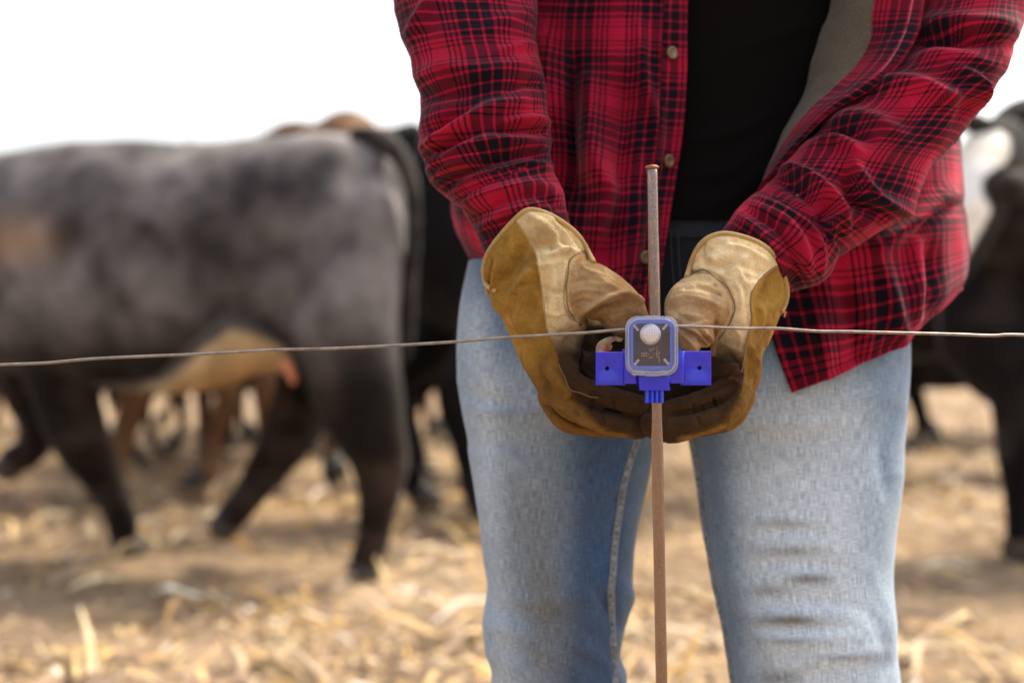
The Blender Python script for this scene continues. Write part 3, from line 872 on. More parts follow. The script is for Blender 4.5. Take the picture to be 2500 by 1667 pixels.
rj = [([(1160, 1000), (1250, 1010), (1380, 990)], 22, .004), ([(1150, 960), (1230, 990), (1300, 1000)], 16, -.004), ([(1200, 1440), (1330, 1470), (1500, 1430)], 18, .003),
      ([(1500, 1420), (1550, 1470), (1560, 1476)], 18, .007), ([(1380, 1560), (1450, 1600), (1520, 1660)], 16, .006), ([(1200, 1520), (1300, 1560), (1420, 1640)], 22, .005), ([(1440, 1420), (1500, 1500), (1530, 1540)], 14, -.006),
      ([(1400, 1250), (1480, 1190), (1540, 1140)], 20, .004),
      ([(1830, 1275), (1900, 1268), (1990, 1272)], 12, .004), ([(1840, 1360), (1920, 1335), (2020, 1330)], 14, .005), ([(1850, 1300), (1930, 1300), (2020, 1300)], 10, -.003), ([(1850, 1440), (1930, 1410), (2060, 1425)], 14, .006),
      ([(1850, 1385), (1950, 1375), (2050, 1385)], 12, -.004), ([(1840, 1515), (1930, 1505), (2020, 1512)], 13, .007), ([(1850, 1475), (1950, 1465), (2080, 1478)], 12, -.005), ([(1850, 1560), (1950, 1570), (2080, 1555)], 14, .006), ([(1850, 1540), (1960, 1538), (2070, 1530)], 9, -.004),
      ([(1900, 1640), (2050, 1600), (2160, 1590)], 16, .006), ([(2100, 1480), (2150, 1550), (2160, 1650)], 16, -.004), ([(1750, 1450), (1810, 1560), (1850, 1660)], 20, -.005),
      ([(2190, 1010), (2150, 1100), (2160, 1200)], 14, -.003), ([(1780, 1000), (1900, 1040), (2050, 1030)], 20, .003)]
RJ = [(a, w * 1.2, m * (0.38 if a[0][0] > 1760 and a[0][1] > 1200 else 1.0)) for a, w, m in rj]
for st, na in ((legL, 140), (legR, 140), (hips, 200)):
    Gd = loft_lr(st, na, 420 if st is not hips else 120, 2.25)
    n = out_normals(Gd)
    Gd = displace(Gd, n, RJ, 0.005, 9, 31, (1, 1, 0.7), (0.003, 8, (1, 1, 0.8)))
    V, f, uv = grid_piece(Gd, True, caps=True)
    jm.add(V, f, uv)
V = jm.verts(); x, y, D = PR(V)
nz = noise(V, 7, 41, 4); nz2 = noise(V * np.array([1, 1, .4]), 30, 42, 3)
base = np.array((0.155, 0.225, 0.31)); pale = np.array((0.50, 0.57, 0.63)); deep = np.array((0.035, 0.075, 0.145)); mud = np.array((0.105, 0.085, 0.058))
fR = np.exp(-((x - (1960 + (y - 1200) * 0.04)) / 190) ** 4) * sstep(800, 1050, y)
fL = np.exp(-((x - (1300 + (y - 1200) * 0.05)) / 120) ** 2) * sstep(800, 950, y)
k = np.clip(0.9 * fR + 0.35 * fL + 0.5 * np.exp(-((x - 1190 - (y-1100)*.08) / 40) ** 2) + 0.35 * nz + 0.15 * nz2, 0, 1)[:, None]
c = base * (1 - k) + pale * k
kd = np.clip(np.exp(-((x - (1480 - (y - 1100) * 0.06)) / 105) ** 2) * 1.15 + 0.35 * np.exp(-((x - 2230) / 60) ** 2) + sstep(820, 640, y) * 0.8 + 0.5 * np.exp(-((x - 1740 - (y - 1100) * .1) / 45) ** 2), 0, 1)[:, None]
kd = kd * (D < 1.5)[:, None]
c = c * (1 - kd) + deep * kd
st_ = 0
for (cx, cy, sx, sy, a) in ((1905, 1278, 70, 12, .5), (1920, 1345, 80, 14, .55), (1880, 1440, 50, 16, .6), (1980, 1412, 60, 13, .8), (1920, 1513, 85, 14, .95), (1920, 1565, 75, 9, .55), (2050, 1605, 80, 8, .4), (1890, 1655, 60, 20, .8), (1290, 1300, 90, 260, .55), (1350, 1560, 105, 150, .62), (1240, 1010, 90, 14, .35), (1400, 1180, 120, 150, .25), (1900, 1090, 150, 80, .15)):
    st_ = st_ + a * np.exp(-((x - cx) / sx) ** 2 - ((y - cy) / sy) ** 2) * (0.75 + 0.5 * nz2)
ks = (np.clip(st_, 0, .95) * (D < 1.5))[:, None]
c = c * (1 - ks) + mud * ks
k_shade = (sstep(900, 760, y) * (D < 1.5) * np.exp(-((x - 1690) / 230) ** 4))[:, None]  # dark denim below the waist, with the shirt's shade painted in
c = c * (1 - k_shade) + np.array((0.007, 0.010, 0.015)) * k_shade
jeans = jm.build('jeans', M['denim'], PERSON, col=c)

def on_surface(pts, lift=0.0):
    return [P(a, b, c - lift) for a, b, c in pts]
def front_of(G, x, y):
    V = G.reshape(-1, 3); px, py, D = PR(V)
    d = (px - x) ** 2 + (py - y) ** 2 + (D - D.min()) * 4000
    return V[np.argmin(d)], D[np.argmin(d)]
def leg_grid(st):
    Gd = loft_lr(st, 140, 420, 2.25); n = out_normals(Gd); return displace(Gd, n, RJ, 0.005, 9, 31, (1, 1, 0.7), (0.003, 8, (1, 1, 0.8)))
def strip_on(G, pts, wpx, name, mat, parent, lift=0.0012, thick=0.0012, nseg=60, dots=None):
    """a raised seam following the surface of a loft"""
    V = G.reshape(-1, 3); px, py, D = PR(V)
    N = out_normals(G).reshape(-1, 3)
    fr = (N @ FWD) < 0.15
    V, px, py, D, N = V[fr], px[fr], py[fr], D[fr], N[fr]
    c = catmull(np.array(pts, float), nseg)
    cen = []
    for a, b in c:
        i = np.argmin((px - a) ** 2 + (py - b) ** 2); cen.append(V[i] + N[i] * lift)
    cen = np.array(cen)
    for _ in range(3): cen[1:-1] = (cen[:-2] + cen[1:-1] * 2 + cen[2:]) / 4
    return cen
GL = leg_grid(legL); GR = leg_grid(legR)
seamL = strip_on(GL, [(1560, 1050), (1545, 1100), (1523, 1179), (1510, 1250), (1503, 1306), (1494, 1400), (1491, 1470), (1494, 1560), (1500, 1640), (1500, 1700), (1500, 1850), (1490, 2200)], 9, '', None, None)
seamR = strip_on(GR, [(1694, 1070), (1706, 1153), (1722, 1270), (1744, 1408), (1770, 1525), (1792, 1667), (1812, 1850), (1860, 2200)], 9, '', None, None)
M['seam'] = simple('denim_seam', (0.19, 0.21, 0.23), 0.9, bscale=350, bstr=0.9, bdist=0.002, var=0.6, vscale=260)
M['fly_thread'] = simple('dark_fly_thread', (0.05, 0.035, 0.022), 0.9)
M['stitch'] = simple('seam_stitching', (0.34, 0.28, 0.22), 0.8)
for cen, rr in ((seamL, .0034), (seamR, .0028)):
    mb = MB(); V, f, _ = grid_piece(tube_ring(cen, rr, 10, 2, flat=0.45), True, caps=True); mb.add(V, f)
    mb.build('inseam', M['seam'], jeans)
# stitches on the left inseam
mb = MB()
for off in (-.0028, .0028):
    for i in range(0, 58):
        a, b = seamL[i], seamL[i + 1]
        for t in (0.0, 0.5):
            p = a + (b - a) * t + RIGHT * off - FWD * .0016; q = a + (b - a) * (t + .32) + RIGHT * off - FWD * .0016
            V, f, _ = grid_piece(tube_ring([p, q], .0006, 5, 1), True, caps=True); mb.add(V, f)
mb.build('stitching', M['stitch'], jeans)
# waistband with belt loops and fly
M['denim_shaded'] = simple('dark_shaded_denim', (0.009, 0.014, 0.021), 0.9, bscale=600, bstr=0.5, var=0.3, vscale=200)  # dark denim, shade under the shirt mixed into its colour
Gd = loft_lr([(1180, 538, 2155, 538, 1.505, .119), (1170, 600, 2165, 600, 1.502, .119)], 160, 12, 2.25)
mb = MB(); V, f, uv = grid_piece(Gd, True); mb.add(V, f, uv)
wb = mb.build('waistband', M['denim_shaded'], jeans)
sm = wb.modifiers.new('s', 'SOLIDIFY'); sm.thickness = 0.002
mb = MB()
for xx in (1648, 1666):
    V, f, _ = grid_piece(tube_ring(on_surface([(xx - 12, 560, 1.382), (xx - 6, 660, 1.374), (xx, 740, 1.370), (xx - 20, 820, 1.37)]), .0006, 6, 6), True, caps=True); mb.add(V, f)
mb.build('fly_stitching', M['fly_thread'], jeans)

# t-shirt -------------------------------------------------------------
Gd = loft_lr([(1500, -460, 2040, -460, 1.47, .06), (1380, -380, 2180, -380, 1.47, .09), (1300, -200, 2240, -200, 1.49, .11), (1270, 0, 2260, 0, 1.505, .112), (1250, 250, 2240, 250, 1.505, .113), (1210, 450, 2200, 450, 1.505, .118), (1180, 560, 2180, 560, 1.505, .124)], 160, 160, 2.3)
n = out_normals(Gd)
Gd = displace(Gd, n, [([(1700, 520), (1800, 470), (1900, 380)], 16, .006), ([(1680, 430), (1780, 420), (1900, 330)], 14, .005), ([(1700, 200), (1800, 120), (1990, 60)], 20, .004), ([(1690, 340), (1780, 330), (1880, 280)], 14, .004)], 0.003, 12, 3)
mb = MB(); V, f, uv = grid_piece(Gd, True); mb.add(V, f, uv)
tee = mb.build('t_shirt', M['tee'], PERSON)
sm = tee.modifiers.new('s', 'SOLIDIFY'); sm.thickness = 0.0015; sm.offset = -1

# flannel shirt ----------------------------------------------------------
rows = [
 [(1740, -560, 1.40), (1680, -575, 1.40), (1600, -560, 1.41), (1500, -520, 1.43), (1420, -480, 1.47), (1480, -480, 1.54), (1600, -520, 1.56), (1770, -560, 1.57), (1940, -520, 1.56), (2060, -480, 1.54), (2110, -480, 1.47), (2030, -520, 1.43), (1940, -560, 1.41), (1850, -575, 1.405)],
 [(1700, -350, 1.375), (1640, -350, 1.37), (1520, -350, 1.37), (1400, -350, 1.39), (1300, -340, 1.44), (1300, -340, 1.53), (1450, -340, 1.60), (1750, -340, 1.62), (2050, -340, 1.60), (2250, -340, 1.53), (2260, -340, 1.46), (2170, -350, 1.41), (2090, -350, 1.39), (2020, -350, 1.39)],
 [(1679, 0, 1.372), (1610, 0, 1.368), (1480, 0, 1.372), (1330, 0, 1.390), (1240, 0, 1.44), (1225, 0, 1.53), (1350, 0, 1.62), (1700, 0, 1.65), (2050, 0, 1.63), (2280, 0, 1.55), (2310, 0, 1.48), (2240, 0, 1.42), (2140, 0, 1.395), (2033, 0, 1.385)],
 [(1675, 230, 1.368), (1600, 230, 1.360), (1470, 230, 1.360), (1320, 230, 1.375), (1200, 240, 1.43), (1175, 240, 1.52), (1350, 240, 1.63), (1700, 240, 1.66), (2050, 240, 1.64), (2290, 240, 1.56), (2330, 240, 1.48), (2240, 240, 1.41), (2090, 230, 1.380), (1966, 228, 1.378)],
 [(1654, 430, 1.365), (1580, 430, 1.355), (1460, 430, 1.350), (1320, 430, 1.370), (1160, 440, 1.42), (1118, 470, 1.50), (1320, 470, 1.62), (1700, 470, 1.64), (2050, 470, 1.62), (2300, 450, 1.55), (2350, 450, 1.47), (2250, 440, 1.395), (2050, 440, 1.368), (1862, 440, 1.375)],
 [(1622, 620, 1.358), (1560, 630, 1.350), (1440, 640, 1.345), (1300, 600, 1.36), (1168, 575, 1.42), (1120, 545, 1.50), (1320, 600, 1.60), (1700, 620, 1.62), (2050, 620, 1.60), (2310, 590, 1.54), (2359, 600, 1.465), (2260, 620, 1.385), (2070, 640, 1.355), (1840, 650, 1.365)],
 [(1592, 760, 1.352), (1540, 780, 1.345), (1430, 790, 1.342), (1310, 720, 1.355), (1195, 640, 1.42), (1145, 600, 1.50), (1320, 630, 1.60), (1700, 660, 1.61), (2050, 670, 1.60), (2310, 660, 1.53), (2360, 680, 1.46), (2275, 735, 1.380), (2090, 785, 1.348), (1878, 800, 1.355)],
 [(1560, 900, 1.350), (1520, 915, 1.345), (1430, 915, 1.342), (1330, 820, 1.355), (1235, 690, 1.42), (1168, 640, 1.49), (1320, 660, 1.60), (1700, 700, 1.61), (2050, 720, 1.60), (2310, 700, 1.53), (2338, 724, 1.455), (2233, 821, 1.378), (2090, 897, 1.345), (1934, 959, 1.350)]]
A = np.array([[list(P(*q)) for q in r] for r in rows])       # 8 x 14 x 3
A = np.stack([catmull(A[:, j], 260) for j in range(14)], 1)
Gd = np.stack([catmull(A[i], 420) for i in range(260)], 0)
n = grid_normals(Gd, False)
cen = np.array([P(1750, 300, 1.5)])
if ((Gd - cen[0]) * n).sum() < 0: n = -n
rs = [([(1440, 214), (1445, 344), (1462, 430), (1490, 480), (1460, 560)], 26, .016), ([(1330, 80), (1345, 200), (1340, 300)], 22, .010), ([(1400, 150), (1395, 330), (1400, 480)], 14, -.010),
      ([(1560, 60), (1570, 180), (1597, 300), (1595, 420)], 14, .006), ([(1530, 200), (1520, 400), (1480, 620)], 22, -.010), ([(1560, 500), (1540, 620), (1500, 740)], 20, .007),
      ([(2310, 470), (2260, 520), (2150, 600)], 18, .010), ([(2345, 500), (2290, 520), (2230, 580)], 14, -.007), ([(2150, 640), (2180, 740), (2200, 840)], 22, .008), ([(2060, 700), (2090, 800), (2100, 890)], 22, -.007), ([(2280, 600), (2290, 680), (2280, 760)], 16, -.008), ([(1980, 740), (2010, 840), (2020, 930)], 20, .007), ([(2240, 560), (2245, 700), (2240, 800)], 18, .006)]
Gd = displace(Gd, n, [(a, w * 1.15, m * 1.7) for a, w, m in rs], 0.006, 11, 77, (1, 1, 0.55), (0.005, 9, (1.3, 1, 0.5)))
n2_ = grid_normals(Gd, False); n2_ = n2_ * np.sign(((Gd - cen[0]) * n2_).sum())
Gd[-6:] += n2_[-6:] * 0.0014            # turned hem
SHIRT_G = Gd
mb = MB(); V, f, uv = grid_piece(Gd, False, 0.013, 0.02); mb.add(V, f, uv)

def sleeve(st, rl, seed, uo, vo, na=140, nl=360, namp=0.004):
    Gd = loft_lr(st, na, nl, 2.15)
    n = out_normals(Gd)
    rl = [(a, w * 1.25, m * 1.25) for a, w, m in rl]
    return displace(Gd, n, rl, namp, 22, seed, (1, 1, 1.5), (0.0030, 11, (0.8, 0.8, 1.7)))
slL = [(1340, -450, 1560, -540, 1.44, .07), (1200, -360, 1470, -440, 1.42, .075), (1030, -220, 1360, -240, 1.38, .076), (955, -80, 1310, -90, 1.345, .07), (961, 0, 1305, 10, 1.33, .066), (992, 115, 1312, 100, 1.312, .062), (1018, 210, 1325, 180, 1.298, .058), (1021, 291, 1332, 245, 1.288, .056),
       (1019, 344, 1338, 300, 1.281, .054), (1031, 395, 1345, 345, 1.276, .052), (1062, 447, 1350, 385, 1.271, .051), (1100, 486, 1354, 412, 1.267, .049), (1128, 502, 1352, 428, 1.264, .040)]
rL = [([(1022, 368), (1080, 335), (1130, 300), (1200, 264), (1270, 250)], 15, .011), ([(1035, 330), (1090, 300), (1150, 265)], 14, -.008), ([(1045, 420), (1100, 385), (1160, 352), (1240, 345), (1320, 350)], 13, .009), ([(1040, 385), (1100, 355), (1170, 325)], 9, -.007),
      ([(1085, 470), (1120, 430), (1200, 390), (1290, 372), (1340, 385)], 12, -.009), ([(1005, 90), (1025, 50), (1060, -10)], 14, .008), ([(1015, 190), (1100, 170), (1200, 175), (1300, 150)], 18, .006), ([(1010, 240), (1100, 230), (1180, 225)], 14, -.005), ([(1070, 400), (1065, 370), (1075, 340)], 8, .006), ([(1200, 60), (1270, 40), (1310, 20)], 18, .005), ([(1230, 300), (1290, 290), (1335, 300)], 9, .006), ([(1200, 320), (1290, 315), (1335, 325)], 8, -.006), ([(1230, 220), (1290, 205), (1325, 215)], 9, -.005), ([(1210, 130), (1280, 110), (1315, 120)], 9, .004), ([(1060, 440), (1110, 405), (1150, 395)], 8, .006)]
slR = [(1990, -540, 2210, -450, 1.44, .07), (2110, -420, 2360, -340, 1.42, .075), (2210, -250, 2490, -210, 1.40, .076), (2255, -90, 2512, -70, 1.38, .070), (2252, 0, 2498, 0, 1.368, .067), (2226, 80, 2484, 70, 1.355, .066), (2185, 145, 2474, 130, 1.345, .065), (2115, 205, 2440, 190, 1.335, .064), (2040, 265, 2392, 258, 1.322, .062),
       (1985, 330, 2331, 337, 1.310, .060), (1928, 385, 2266, 413, 1.298, .058), (1888, 435, 2222, 505, 1.288, .056), (1862, 462, 2150, 565, 1.281, .054), (1842, 483, 2085, 600, 1.274, .051), (1828, 497, 2036, 632, 1.268, .042)]
rR = [([(2085, 405), (2109, 455), (2147, 492), (2222, 515)], 14, .013), ([(2060, 430), (2090, 490), (2130, 520)], 14, -.011), ([(1890, 405), (1956, 425), (2014, 468), (2052, 512), (2060, 560)], 13, .012), ([(1900, 440), (1960, 465), (2010, 520)], 12, -.008), ([(2120, 205), (2243, 212), (2310, 240), (2380, 215)], 16, .010), ([(2230, 100), (2330, 92), (2480, 110)], 14, -.012), ([(2230, 60), (2330, 55), (2470, 60)], 18, .007), ([(2240, 140), (2330, 140), (2420, 160)], 16, .009), ([(2020, 300), (2110, 290), (2200, 330)], 18, .007), ([(1960, 360), (2040, 350), (2100, 380)], 13, .008), ([(1990, 340), (2060, 325), (2130, 350)], 9, -.006), ([(2320, 170), (2380, 200), (2390, 250)], 12, .008), ([(2020, 590), (2030, 545), (2050, 520)], 9, .008), ([(2000, 560), (2010, 530), (2030, 500)], 9, -.008), ([(2090, 560), (2120, 535), (2170, 530)], 10, .006), ([(2330, 200), (2350, 260), (2340, 300)], 14, -.005)]
GSL = sleeve(slL, rL, 5, 0, 0); GSR = sleeve(slR, rR, 9, 0, 0)
V, f, uv = grid_piece(GSL, True, 0.03, 0.01); mb.add(V, f, uv)
V, f, uv = grid_piece(GSR, True, 0.045, 0.03); mb.add(V, f, uv)
shirt = mb.build('flannel_shirt', M['plaid'], PERSON)
sm = shirt.modifiers.new('s', 'SOLIDIFY'); sm.thickness = 0.0018; sm.offset = -1
# cuffs
cfL = [(1104, 462, 1352, 392, 1.266, .047), (1126, 500, 1362, 440, 1.262, .047), (1146, 543, 1374, 490, 1.257, .046), (1174, 600, 1388, 545, 1.256, .040), (1206, 640, 1400, 600, 1.262, .028)]
rcL = [([(1130, 500), (1200, 470), (1300, 450), (1360, 470)], 12, .005), ([(1140, 540), (1220, 500), (1310, 480), (1370, 510)], 9, -.004), ([(1160, 570), (1230, 520), (1300, 500)], 9, .004), ([(1115, 470), (1180, 425), (1270, 395), (1345, 405)], 7, .004)]
cfR = [(1846, 474, 2050, 612, 1.272, .050), (1824, 494, 2038, 640, 1.268, .052), (1795, 524, 2000, 690, 1.262, .050), (1768, 562, 1938, 712, 1.262, .040), (1760, 600, 1890, 716, 1.266, .03)]
rcR = [([(1850, 505), (1920, 540), (1960, 600), (1975, 670)], 10, .006), ([(1835, 520), (1895, 555), (1935, 620), (1950, 680)], 9, -.006), ([(1810, 530), (1870, 575), (1905, 640), (1920, 700)], 10, .006), ([(1860, 485), (1960, 540), (2000, 600), (2000, 660)], 7, .005)]
for cf, rc, sd in ((cfL, rcL, 3), (cfR, rcR, 4)):
    Gc = sleeve(cf, rc, sd, 0, 0, 120, 110, .003)
    m2 = MB(); V, f, uv = grid_piece(Gc, True, 0.0 if sd == 3 else 0.02, 0.05); m2.add(V, f, uv)
    co = m2.build('cuff', M['plaid'], shirt)
    s_ = co.modifiers.new('s', 'SOLIDIFY'); s_.thickness = 0.002; s_.offset = -1

def patch(rowsP, nr, nc, noise_amp, seed, uo=0, vo=0):
    A = np.array([[list(P(*q)) for q in r] for r in rowsP])
    A = np.stack([catmull(A[:, j], nr) for j in range(A.shape[1])], 1)
    Gd = np.stack([catmull(A[i], nc) for i in range(nr)], 0)
    n = grid_normals(Gd, False); n = n * -np.sign((n @ FWD).sum())
    return Gd + n * (noise_amp * noise(Gd, 25, seed, 3))[..., None]
# lapel turned outward: lining, then plaid facing strip
lap = [[(2075, -350, 1.38), (2125, -350, 1.365), (2170, -350, 1.355), (2200, -350, 1.35)],
       [(2033, 0, 1.380), (2070, 0, 1.350), (2105, 0, 1.336), (2136, 0, 1.330)],
       [(2010, 77, 1.378), (2050, 80, 1.345), (2095, 85, 1.330), (2132, 88, 1.323)],
       [(1983, 153, 1.376), (2020, 150, 1.345), (2065, 155, 1.325), (2100, 158, 1.318)],
       [(1964, 230, 1.374), (1985, 225, 1.345), (2010, 222, 1.325), (2036, 216, 1.315)],
       [(1915, 325, 1.370), (1930, 310, 1.345), (1945, 300, 1.330), (1962, 288, 1.318)],
       [(1862, 440, 1.368), (1870, 425, 1.355), (1878, 412, 1.345), (1888, 398, 1.34)]]
Gp = patch(lap, 160, 40, .003, 5)
V, f, uv = grid_piece(Gp, False); m2 = MB(); m2.add(V, f, uv)
ln = m2.build('lining', M['lining'], shirt)
s_ = ln.modifiers.new('s', 'SOLIDIFY'); s_.thickness = 0.0015
fac = [[(2200, -350, 1.35), (2240, -350, 1.345), (2290, -350, 1.345), (2320, -350, 1.36)],
       [(2136, 0, 1.330), (2180, 0, 1.318), (2225, 0, 1.312), (2256, 0, 1.325)],
       [(2132, 88, 1.323), (2165, 85, 1.310), (2206, 80, 1.298), (2240, 84, 1.305)],
       [(2100, 158, 1.318), (2130, 155, 1.300), (2167, 153, 1.284), (2196, 155, 1.290)],
       [(2036, 216, 1.315), (2065, 220, 1.298), (2105, 213, 1.278), (2128, 218, 1.280)],
       [(1962, 288, 1.318), (1990, 278, 1.300), (2018, 272, 1.285), (2036, 272, 1.283)],
       [(1888, 398, 1.34), (1910, 380, 1.320), (1935, 362, 1.30), (1950, 356, 1.295)],
       [(1850, 470, 1.345), (1862, 452, 1.335), (1874, 440, 1.32), (1885, 430, 1.315)]]
Gf = patch(fac, 180, 36, .002, 8)
V, f, uv = grid_piece(Gf, False, 0.012, 0.0); m2 = MB(); m2.add(V, f, uv)
fo = m2.build('facing', M['plaid'], shirt)
s_ = fo.modifiers.new('s', 'SOLIDIFY'); s_.thickness = 0.0018
edge = Gf[:, 24] - FWD * .0014
m2 = MB(); V, f, _ = grid_piece(tube_ring(edge[::3], .0006, 8, 2), True, caps=True); m2.add(V, f); m2.build('edge_cord', M['white_cord'], shirt)
# placket strip on the other front, 3 mm proud
cols = SHIRT_G[:, :30]
n_ = grid_normals(SHIRT_G, False)
if ((SHIRT_G - cen[0]) * n_).sum() < 0: n_ = -n_
Gk = cols + n_[:, :30] * 0.0028
m2 = MB(); V, f, uv = grid_piece(Gk, False, 0.021, 0.0); m2.add(V, f, uv); pk = m2.build('placket', M['plaid'], shirt)
s_ = pk.modifiers.new('s', 'SOLIDIFY'); s_.thickness = 0.0022; s_.offset = -1
# buttons on the placket
def lathe(prof, c, ax, nu=32):
    """prof (r, h) ; ax = unit axis"""
    ax = np.array(ax, float); ax /= np.linalg.norm(ax)
    u = np.cross(ax, [0.1, 0.2, 0.97]); u /= np.linalg.norm(u); w = np.cross(ax, u)
    th = np.linspace(0, 2 * np.pi, nu, endpoint=False)
    return np.array([[c + ax * h + r * (u * math.cos(t) + w * math.sin(t)) for t in th] for r, h in prof])
for bx, by in ((1636, 134), (1627, 391), (1573, 630)):
    V0 = Gk.reshape(-1, 3); N0 = n_[:, :30].reshape(-1, 3)
    px, py, D = PR(V0)
    if bx == 1573:
        V0 = SHIRT_G.reshape(-1, 3); N0 = n_.reshape(-1, 3); px, py, D = PR(V0); px = px + (D > 1.45) * 5000
    i = np.argmin((px - bx) ** 2 + (py - by) ** 2)
    ax = N0[i] * 0.6 - FWD * 0.4 + RIGHT * (0.45 if bx > 1600 else -.2)
    Gb = lathe([(0.0002, .0022), (.0025, .0022), (.0040, .0028), (.0055, .0032), (.0062, .0026), (.0064, .0012), (.0058, 0), (.0002, 0)], V0[i] + N0[i] * .002, ax)
    m2 = MB(); V, f, _ = grid_piece(Gb, True, caps=True); m2.add(V, f); bt_ = m2.build('button', M['button'], shirt)
    m3 = MB()
    axn = ax / np.linalg.norm(ax)
    u = np.cross(axn, UP); u /= np.linalg.norm(u); w = np.cross(axn, u)
    for q in ((.0012, .0012), (-.0012, .0012), (.0012, -.0012), (-.0012, -.0012)):
        p = V0[i] + N0[i] * .002 + axn * .0020 + u * q[0] + w * q[1]
        V, f, _ = grid_piece(tube_ring([p, p + axn * .0007], .0006, 8, 1), True, caps=True); m3.add(V, f)

# boots
for x0 in (1340, 2050):
    m2 = MB()
    base_ = P(x0, 2690, 1.5); bx = base_[0]
    for L, r in (([(bx, 1.53, .22), (bx, 1.53, .12), (bx, 1.54, .06)], [.055, .05, .048]), ([(bx, 1.56, .045), (bx, 1.46, .05), (bx, 1.36, .04), (bx, 1.30, .036)], [.042, .048, .044, .034])):
        add_tube(m2, [np.array(p) for p in L], r, 16, 5)
    V, Fc = remesh(m2, .008, 4)
    mesh_obj('boot', V, Fc, M['boot'], PERSON)

# ------------------------------------------------------------------ gloves
PALE = np.array((0.80, 0.61, 0.34)); OCHRE = np.array((0.34, 0.185, 0.036)); TAN = np.array((0.34, 0.19, 0.080)); DIRTY = np.array((0.050, 0.026, 0.012)); SHADE_DARK = np.array((0.060, 0.035, 0.020))

def ring_body(mb, rings, na, nl):
    """rings: list of equal-length closed control rings of (x,y,D)"""
    A = np.array([[list(P(*q)) for q in r] for r in rings])
    A = np.stack([catmull(A[:, j], nl) for j in range(A.shape[1])], 1)
    out = []
    for r in A:
        c = np.concatenate([r[-2:], r, r[:3]], 0)
        m = catmull(c, (len(c) - 1) * 8 + 1)
        out.append(m[16:16 + len(r) * 8])
    Gd = np.array(out)
    V, f, _ = grid_piece(Gd, True, caps=True)
    mb.add(V, f)
    return Gd

def bead_from(V, N, pts, r, name, mat, parent, lift=.0006, nseg=80, maxD=None, wob=0.0, tassel=None):
    px, py, D = PR(V)
    m = (N @ FWD) < 0.2
    if maxD: m &= D < maxD
    Vm, Nm, px, py, Dm = V[m], N[m], px[m], py[m], D[m]
    c = catmull(np.array(pts, float), nseg)
    cen = []
    for a, b in c:
        d = (px - a) ** 2 + (py - b) ** 2
        near = d < d.min() + 30
        idx = np.where(near)[0]; i = idx[np.argmin(Dm[idx])]
        cen.append(Vm[i] + Nm[i] * lift)
    cen = np.array(cen)
    for _ in range(14): cen[1:-1] = (cen[:-2] + cen[1:-1] * 2 + cen[2:]) / 4
    m2 = MB(); V_, f, _ = grid_piece(tube_ring(cen, r, 8, 2), True, caps=True); m2.add(V_, f)
    return m2.build(name, mat, parent)

